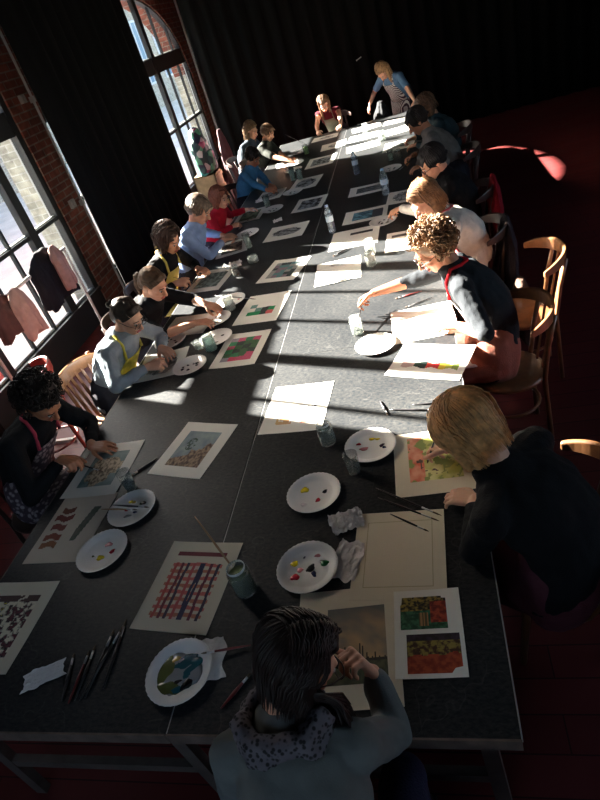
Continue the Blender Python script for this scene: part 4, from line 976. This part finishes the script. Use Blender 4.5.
def held(label,grip,tip,r=.0035,back=.13,mi=0):
    g=V(grip); t=V(tip); d=(g-t).normalized(); brush(label,g+d*back,t,r,mi,group='paintbrushes held in hands')
C=cloth
black=C('black',(22,22,25)); 
# right side
r5=person('person with sunlit brown curls, glasses and grey top reaching a forearm to a jar',(1.22,2.10,.56),178,(.975,2.27,1.16),(-.85,-.25,-.55),
    (dict(p=(.52,2.47,.865),d=(-.93,.12,-.3),n=(0,.25,1),pose='pinch'),dict(p=(.98,2.10,.79),d=(-.8,.5,-.1),n=(0,0,1),pose='relax')),C('slate',(40,43,47)),'tan',('curly','brown_curl',(120,88,60)),
    vox=.006,glasses=True,bare=.62,apron=C('redstrap',(200,190,180)),strap=C('red',(190,35,45)),bottom=(150,95,80),skirt=C('peach',(176,110,92)),hump=.07)
held('brush held upright in the sunlit jar under the reaching hand',r5['grips'][0],(.485,2.25,.80))
r6=person('person with a blonde bob and black jumper bent over a watercolour',(1.25,.64,.56),150,(1.0,.79,1.12),(-.55,.45,-.72),
    (dict(p=(.88,1.10,.81),d=(-.7,.6,-.25),n=(.2,.1,1),pose='pinch'),dict(p=(.93,.83,.79),d=(-.8,.45,-.1),n=(0,0,1),pose='relax')),C('black',(22,22,25)),'fair',('bob','blonde',(205,152,100)),
    vox=.006,cuff=.88,bottom=(45,30,36),skirt=C('plum',(96,52,60)),hump=.09,wid=1.12)
held('brush in the hand of the blonde-bobbed person touching the watercolour',r6['grips'][0],(.83,1.06,T+.006))
r4=person('person with wavy brown hair, white long-sleeved top and red striped apron',(1.22,3.25,.56),185,(.97,3.19,1.13),(-.75,-.35,-.6),
    (dict(p=(.70,4.02,.84),d=(-.8,.5,-.2),n=(0,0,1),pose='pinch'),(.86,3.62,.80)),C('white',(215,205,195)),'light',('long','brown_wavy',(120,84,56)),vox=.0075,cuff=.95,
    apron=stripe_mat('red_stripes',S(175,25,40),S(205,120,120),30,2),bottom=(60,30,35),hairlen=.10,hump=.07)
held('brush held upright by the brown-haired person in white',r4['grips'][0],(.66,4.04,T+.008))
r3=person('person with short black hair, glasses and black top with pale collar',(1.25,4.12,.56),180,(1.06,4.02,1.14),(-.85,-.3,-.5),
    ((.92,4.42,.80),(.90,4.15,.80)),black,'light',('short','black',(22,18,20)),vox=.008,cuff=.9,glasses=True,neck='collar',hump=.05)
r2=person('person with dark cropped hair in a grey top holding a brush',(1.28,5.35,.56),182,(.99,5.55,1.15),(-.8,-.1,-.55),
    ((.83,5.55,.83),(.9,5.25,.80)),C('taupe',(112,104,98)),'tan',('short','darkbrown',(40,30,26)),vox=.009,cuff=.85,hump=.05)
held('brush held by the dark-haired person in grey, far right',r2['grips'][0],(.72,5.42,T+.01))
r1=person('person with sun-edged brown hair mostly behind the dark-haired man, far right',(1.30,6.30,.56),180,(1.10,6.2,1.14),(-.8,.3,-.5),((.85,6.45,.8),(.88,6.15,.8)),C('teal_dark',(48,62,66)),'light',('long','chestnut',(112,80,58)),vox=.010,hairlen=.06)
# left side
l1=person('person with bushy dark curls and black jumper bent over a flower print',(-1.38,1.38,.56),-8,(-1.06,1.44,1.12),(.70,-.28,-.85),
    (dict(p=(-.97,1.30,.81),d=(.75,-.25,-.2),n=(0,.2,1),pose='pinch'),dict(p=(-.87,1.44,.785),d=(.9,-.1,-.05),n=(0,0,1),pose='flat')),C('black',(22,22,25)),'tan',('curly','black_curl',(34,26,26)),
    vox=.007,cuff=.9,apron=stripe_mat('dotted_cloth',S(150,135,135),S(60,45,55),34,check=True),strap=C('pinkred',(170,60,80)),skirt=stripe_mat('dotted_cloth2',S(150,135,135),S(60,45,55),34,check=True),hump=.08)
held('brush held over the flower print by the dark-curled person',l1['grips'][0],(-.80,1.26,T+.008))
l2=person('person in a grey hoodie, glasses and yellow apron, dark hair tied back',(-1.27,2.30,.56),-12,(-.93,2.32,1.11),(.8,-.30,-.52),
    ((-.80,2.20,.80),(-.80,2.36,.80)),C('heather',(140,150,160)),'fair',('bun','dark_tied',(52,42,36)),vox=.007,cuff=.92,glasses=True,neck='hood',apron=mat('yellow_apron',S(190,175,60),.8,var=.45,vs=14),hump=.05)
l3=person('person with a brown ponytail and black top reaching two bare forearms to a plate',(-1.28,2.98,.56),-12,(-.95,2.84,1.09),(.8,-.30,-.55),
    (dict(p=(-.62,2.70,.80),d=(.9,.1,-.1),n=(0,0,1),pose='relax'),dict(p=(-.60,2.90,.81),d=(.85,-.35,-.2),n=(0,0,1),pose='relax')),C('black',(22,22,25)),'light',('ponytail','brown_pony',(84,62,46)),vox=.007,cuff=.60,bare=.62,hump=.06)
l4=person('person with dark brown bob, black cardigan and yellow bib apron',(-1.33,3.55,.56),-14,(-1.08,3.62,1.15),(.75,-.35,-.55),
    ((-1.0,3.42,.84),(-.93,3.72,.80)),C('black',(22,22,25)),'light',('bob','darkbrown2',(60,40,32)),vox=.008,cuff=.92,apron=mat('yellow_apron2',S(200,175,90),.8,var=.2,vs=14))
held('brush in the hand of the person with the black cardigan',l4['grips'][0],(-.90,3.5,T+.012))
l5=person('person with short grey-brown hair in a pale blue shirt leaning over the table',(-1.22,4.12,.56),-5,(-.95,4.15,1.18),(.8,-.15,-.6),
    ((-.80,4.30,.84),(-.86,4.5,.80)),C('lightblue',(128,150,190)),'light',('short','greybrown',(112,96,84)),vox=.008,cuff=.88)
held('brush in the hand of the person in the pale blue shirt',l5['grips'][0],(-.72,4.42,T+.012),back=.16)
l6=person('smiling child in a red jumper with reddish-brown hair, left side',(-1.20,4.86,.56),-10,(-.97,4.84,1.07),(.85,-.4,-.25),((-.86,4.80,.79),(-.80,5.25,.79)),C('crimson',(165,28,48)),'fair',('bob','auburn',(120,72,56)),s=.82,vox=.008,cuff=.9)
held('brush in the hand of the child in red',l6['grips'][0],(-.80,4.98,T+.012))
l7=person('child with dark hair in a blue denim shirt hunched over the far left table',(-1.12,6.15,.56),-12,(-.90,6.20,1.10),(.75,-.45,-.6),((-.66,5.75,.80),(-.70,5.95,.79)),C('denim',(60,110,150)),'tan',('short','dark_boy',(38,28,26)),s=.86,vox=.009,cuff=.9)
l8=person('person with long dark hair coloured as sunlit at the back of the far left group',(-1.45,7.75,.56),-15,(-1.26,7.85,1.14),(.8,-.4,-.4),(None,(-.98,7.7,.8)),C('navy',(60,70,80)),'light',('long','sunlit_dark',(110,84,58)),s=.95,vox=.010,hairlen=.14)  # sunlight on dark hair is put into the lighter hair colour
l9=person('child with short brown hair stretching a bare arm across the far left corner',(-1.16,7.35,.56),-15,(-.95,7.48,1.11),(.85,-.35,-.45),((-.62,7.02,.80),(-.72,7.25,.79)),C('darkgreen',(50,52,48)),'light',('short','brown_child',(104,76,56)),s=.84,vox=.009,cuff=.3,bare=.45)
held('brush raised by the far left child',(-.62,7.55,.93),(-.52,7.7,.80),back=.2)
# far end
f1=person('girl in a maroon off-shoulder top and grey apron at the table end',(-.20,9.0,.56),-95,(-.30,8.72,1.09),(.05,-.8,-.6),((-.42,8.36,.79),(-.10,8.30,.80)),C('maroon',(84,22,34)),'fair',('long','fair_long',(104,74,50)),s=.88,vox=.008,cuff=.02,bare=.02,apron=C('greybib',(120,122,112)),hairlen=.22)
f2=person('person standing at the far end in a blue T-shirt and striped apron',(.84,9.05,.84),235,(.62,8.84,1.28),(-.35,-.40,-.85),
    (dict(p=(.31,8.98,.82),d=(-.5,-.2,-.8),n=(-.6,0,.5),pose='relax'),dict(p=(1.0,8.38,.80),d=(0,-.6,-.7),n=(0,0,1),pose='relax')),C('blueshirt',(88,118,150)),'light',('long','dark_blonde',(138,104,72)),s=.95,vox=.008,bare=.35,stand=True,
    poles=(None,V((.3,.6,-.6))),apron=stripe_mat('striped_apron',S(205,200,195),S(70,50,65),26,1),hairlen=.26,hump=.0)
# foreground
n1=person('person in grey-blue jumper and spotted scarf, long dark hair, back to the camera',(.60,-.42,.56),95,(.515,.015,1.10),(.62,.42,-.60),
    (dict(p=(.635,.10,.985),d=(-.35,.1,.8),n=(.6,.5,0),pose='chin'),dict(p=(.40,.12,.80),d=(.3,.9,-.1),n=(0,0,1),pose='relax')),mat('knit_greyblue',S(106,108,106),.95,var=.08,vs=22,bump=.12,bs=220,spec=.1),'light',('long','darkest_brown',(34,21,19)),
    vox=.006,cuff=.93,glasses=True,scarf=stripe_mat('leopard_scarf',S(20,17,22),S(95,88,95),85,check=True),bottom=(40,40,60),hairlen=.05,hump=.05,wid=.92,lock=True,poles=(V((.25,.35,-1)),V((-.25,.2,-1))))
# ------------------------------------------------------------------ chairs
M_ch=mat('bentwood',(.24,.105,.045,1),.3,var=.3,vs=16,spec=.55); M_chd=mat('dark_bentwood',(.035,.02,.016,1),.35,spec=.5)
def chair(label,x,y,rz,m=M_ch,slats=False,group='wooden cafe chairs round the table'):
    root=empty('wooden_chair',(x,y,0),label,'chair',group,rz=math.radians(rz))        # local: faces +X, back at -X
    def bd(b,n): return b.build(n,m,root,smooth=True)
    b=MB(); b.lathe([(.001,.44),(.19,.44),(.205,.45),(.205,.465),(.19,.472),(.001,.466)],36); bd(b,'seat')
    b=MB(); b.tube([(.165*math.cos(t),.165*math.sin(t),.26) for t in np.linspace(0,2*PI,25)],.009,8); bd(b,'ring_stretcher')
    for sy in (-1,1):
        b=MB(); b.tube([(.14,sy*.13,.445),(.15,sy*.14,.25),(.175,sy*.16,0)],.017,8,rad=[.019,.016,.013]); bd(b,'leg')
        if slats: b=MB(); b.tube([(-.21,sy*.17,0),(-.185,sy*.175,.45),(-.20,sy*.185,.66),(-.235,sy*.20,.86)],.017,8); bd(b,'leg')
        else: b=MB(); b.tube([(-.19,sy*.14,0),(-.165,sy*.13,.45),(-.19,sy*.125,.65),(-.225,sy*.12,.82)],.014,8); bd(b,'leg')
    # curved top rail, flat section wrapping round
    R_=.235; b=MB(); vs=[]; n=24; hh=.075 if not slats else .09; A=1.25 if not slats else .95; RX=.235 if not slats else .245
    for i in range(n+1):
        t=-A+2*A*i/n; taper=1-.55*(abs(t)/A)**3
        cx,cy=-R_*math.cos(t)*(1 if not slats else 1),R_*math.sin(t)*(1 if not slats else 1.0)
        zc=.83-.0*abs(t)+(.0 if slats else -.03*(abs(t)/A)**2); o=V((-math.cos(t),math.sin(t),.25)).normalized()
        for (a,c) in ((0,-1),(.018,-1),(.018,1),(0,1)): vs.append(V((cx,cy,zc))+o*a+V((0,0,c*hh/2*taper)))
    fs=[]
    for i in range(n):
        for k in range(4): fs.append((i*4+k,i*4+(k+1)%4,(i+1)*4+(k+1)%4,(i+1)*4+k))
    fs+= [(3,2,1,0),(n*4,n*4+1,n*4+2,n*4+3)]
    b.add(vs,fs); o=b.build('back_rail',m,root); md=o.modifiers.new('b','BEVEL'); md.width=.006; md.segments=2
    for k in (range(6) if slats else range(2)):
        y=(-.13+.26*k/5) if slats else (-.05+.10*k); xx=-math.sqrt(max(.01,R_*R_-y*y))
        b=MB(); b.bar((-.175+.0*y,y*.9,.46),(xx-.004,y,.81),.022 if slats else .016,.009,up=(1,0,0)); b.build('back_slat',m,root)
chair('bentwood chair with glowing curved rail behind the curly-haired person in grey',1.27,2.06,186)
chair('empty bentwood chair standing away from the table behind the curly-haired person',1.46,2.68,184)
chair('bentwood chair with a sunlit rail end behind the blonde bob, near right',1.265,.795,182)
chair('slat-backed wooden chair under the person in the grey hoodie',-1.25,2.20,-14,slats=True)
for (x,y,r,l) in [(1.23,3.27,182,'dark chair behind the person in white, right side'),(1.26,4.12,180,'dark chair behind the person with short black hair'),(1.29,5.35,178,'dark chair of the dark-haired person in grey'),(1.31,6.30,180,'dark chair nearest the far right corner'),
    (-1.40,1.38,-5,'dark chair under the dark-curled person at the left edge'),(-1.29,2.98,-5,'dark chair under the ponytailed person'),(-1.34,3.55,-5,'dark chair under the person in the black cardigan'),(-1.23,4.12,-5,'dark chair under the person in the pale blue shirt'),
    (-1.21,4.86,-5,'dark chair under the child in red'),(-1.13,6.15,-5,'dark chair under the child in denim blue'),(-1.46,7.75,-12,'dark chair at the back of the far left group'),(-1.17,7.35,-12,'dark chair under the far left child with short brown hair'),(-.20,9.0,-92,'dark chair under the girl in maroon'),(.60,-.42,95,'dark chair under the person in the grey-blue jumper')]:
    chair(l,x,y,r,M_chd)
chair('reddish wooden chair standing by the window wall behind the dark curls',-1.95,2.30,-150,mat('red_wood',(.20,.035,.03,1),.35))
# ------------------------------------------------------------------ clothes, bags, rail
def drape(name,label,cat,cx,cy,z0,z1,w_,d_,m,seed,flare=1.15,group=None,rz=0,waist=1.0,nf=7):
    b=MB(); n=72; vs=[]; K=14; r=math.radians(rz); A=V((-math.sin(r),math.cos(r),0)); B=V((math.cos(r),math.sin(r),0))
    for k in range(K+1):
        t=k/K; z=z1+(z0-z1)*t; ww=w_/2*(.30+.70*min(1,t*4)**.6)*(1+(flare-1)*t); dd=d_/2*(.30+.70*min(1,t*3))
        for i in range(n):
            th=2*PI*i/n; f=1+(.05+.22*t)*math.sin(nf*th+seed+1.2*math.sin(2*th+seed)+t*.8)*(.6+.4*math.sin(3*th+seed))
            p=V((cx,cy,z+.03*t*math.sin(3*th+seed)))+A*(ww*math.cos(th)*(1+.06*math.sin(nf*th+seed)))+B*(dd*math.sin(th)*f); vs.append(p)
    fs=[(k*n+i,(k+1)*n+i,(k+1)*n+(i+1)%n,k*n+(i+1)%n) for k in range(K) for i in range(n)]+[tuple(range(n)),tuple(K*n+i for i in range(n))[::-1]]
    b.add(vs,fs); o=remesh(b,name,m,None,(cx,cy,z0),voxel=.009,smooth=1,wrinkle=.010,ws=14); return tag(o,label,cat,group)
rail=empty('clothes_rail',(-2.3,3.3,0),'low pale clothes rail in front of the near window','clothes rail')
b=MB(); b.tube([(-2.3,2.6,1.17),(-2.3,3.3,1.17),(-2.3,4.05,1.17)],.016,10); b.build('crossbar',mat('rail_paint',(.5,.47,.42,1),.4),rail,origin=rail.location,smooth=True)
for y in (2.62,4.03):
    b=MB(); b.tube([(-2.3,y,1.17),(-2.3,y,.6),(-2.3,y,.03)],.014,10); b.bar((-2.5,y,.015),(-2.1,y,.015),.03,.03); b.build('upright',MATS['rail_paint'],rail,origin=rail.location)
drape('coat','black coat hanging from the rail in front of the window','coat',-2.28,3.66,.84,1.30,.46,.16,C('coatblack',(24,24,30)),3)
drape('scarf','dusty pink scarf draped over the black coat','scarf',-2.17,3.70,.92,1.31,.15,.10,C('dustypink',(150,118,110)),5,flare=1.1)
drape('coat','brown-pink coat hanging at the left end of the clothes rail','coat',-2.28,2.93,.90,1.22,.30,.18,C('brownpink',(92,64,60)),8)
drape('scarf','long pale pink fringed scarf over the brown coat on the rail','scarf',-2.17,3.00,.84,1.24,.20,.10,C('palepink',(176,140,130)),9,flare=1.25)
b=MB(); x0,x1,y0,y1=-2.62,-2.24,8.58,8.96
cr=empty('wooden_crate',(-2.43,8.77,0),'pale wooden crate lit by the sun beside the far window','crate')
b.box((x0,y0,0),(x1,y0+.02,.58)); b.box((x0,y1-.02,0),(x1,y1,.58)); b.box((x0,y0,0),(x0+.02,y1,.58)); b.box((x1-.02,y0,0),(x1,y1,.58)); b.box((x0,y0,.56),(x1,y1,.58)); b.build('box',mat('pale_wood',(.52,.38,.2,1),.6,var=.2,vs=12),cr,origin=cr.location)
b=MB()
for z_ in (.08,.28,.48): b.box((x1,y0,z_),(x1+.012,y1,z_+.05))
b.build('slat',MATS['pale_wood'],cr,origin=cr.location)
bp=empty('backpack',(-2.40,8.77,.58),'colourful flowered backpack standing on the pale crate','bag')
fl=bpy.data.materials.new('flower_cloth'); fl.use_nodes=True; nt=fl.node_tree; vo=nt.nodes.new('ShaderNodeTexVoronoi'); vo.inputs['Scale'].default_value=11; tc=nt.nodes.new('ShaderNodeTexCoord'); nt.links.new(tc.outputs['Object'],vo.inputs['Vector'])
rp=nt.nodes.new('ShaderNodeValToRGB'); rp.color_ramp.interpolation='CONSTANT'; els=rp.color_ramp.elements; els[0].color=S(30,60,62); els[1].color=S(150,70,100); els[1].position=.35
for p_,c_ in ((.5,S(70,150,140)),(.62,S(200,190,190)),(.72,S(35,40,60)),(.85,S(90,150,120))): e=els.new(p_); e.color=c_
sx=nt.nodes.new('ShaderNodeSeparateColor'); nt.links.new(vo.outputs['Color'],sx.inputs[0]); nt.links.new(sx.outputs[0],rp.inputs[0]); nt.links.new(rp.outputs[0],nt.nodes['Principled BSDF'].inputs['Base Color'])
b=MB(); b.loft([(V((-2.40,8.77,.60)),V((0,.21,0)),V((.13,0,0))),(V((-2.40,8.77,.80)),V((0,.23,0)),V((.15,0,0))),(V((-2.40,8.77,1.05)),V((0,.20,0)),V((.13,0,0))),(V((-2.40,8.77,1.18)),V((0,.13,0)),V((.09,0,0)))],20)
remesh(b,'bag_body',fl,bp,bp.location,voxel=.012,smooth=3,wrinkle=.02,ws=10)
b=MB(); b.loft([(V((-2.26,8.77,.64)),V((0,.15,0)),V((.05,0,0))),(V((-2.26,8.77,.86)),V((0,.14,0)),V((.05,0,0)))],16); b.build('front_pocket',fl,bp,origin=bp.location,smooth=True)
b=MB(); b.tube([(-2.4,8.70,1.20),(-2.4,8.72,1.27),(-2.4,8.82,1.27),(-2.4,8.84,1.20)],.011,8); b.build('handle',mat('webbing',(.05,.05,.06,1),.8),bp,origin=bp.location)
drape('coat','dusty mauve coat slung beside the flowered backpack','coat',-2.08,9.02,.02,1.12,.34,.16,C('mauve',(96,74,78)),4,flare=1.0)
drape('jacket','red jacket hung on the chair of the person with short black hair','jacket',1.50,4.12,.38,.90,.46,.10,C('deepred',(130,22,34)),6,flare=1.1)
drape('jacket','dark jacket hung on the chair of the person in white','jacket',1.47,3.27,.34,.88,.44,.10,C('inkjacket',(40,36,42)),7,flare=1.1)
drape('coat','pale coat with fur collar slung on a chair behind the curly-haired person','coat',1.50,2.98,.12,.55,.30,.14,C('sandcoat',(74,56,48)),9,flare=1.1)
drape('jacket','dark red jacket heaped on the chair of the blonde person','jacket',1.52,.60,.20,.80,.42,.12,C('winered',(80,22,28)),12,flare=1.2)
drape('bag','grey cloth bag standing behind the far end of the table','bag',.52,8.62,.42,.94,.42,.22,C('bagrey',(34,35,38)),13,flare=1.0)
# fringed shawl on the lap of the near person
b=MB(); rings=[(V((.92,-.20,.74)),V((.03,.05,0)),V((0,0,.02))),(V((.94,-.25,.66)),V((.07,.06,0)),V((-.02,.03,.02))),(V((.95,-.28,.52)),V((.08,.06,0)),V((-.02,.03,0)))]
b.loft(rings,14); sh_=remesh(b,'shawl',stripe_mat('shawl_cloth',S(150,95,60),S(170,160,160),9,2),None,(1.0,-.25,.52),voxel=.008,smooth=3,wrinkle=.012,ws=20)
tag(sh_,'fringed brown and grey shawl at the elbow of the person in the grey-blue jumper','shawl')
for k in range(14):
    a=k/13; b=MB(); p0=V((.87+.15*a,-.23+.02*math.sin(k),.60)); b.tube([p0,p0+V((.02+.01*math.sin(k*2),-.03,-.05)),p0+V((.02*math.sin(k),-.02,-.12))],.004,5); b.build('fringe_tassel',C('fringe',(170,165,160)),sh_,origin=(1.0,-.25,.52))
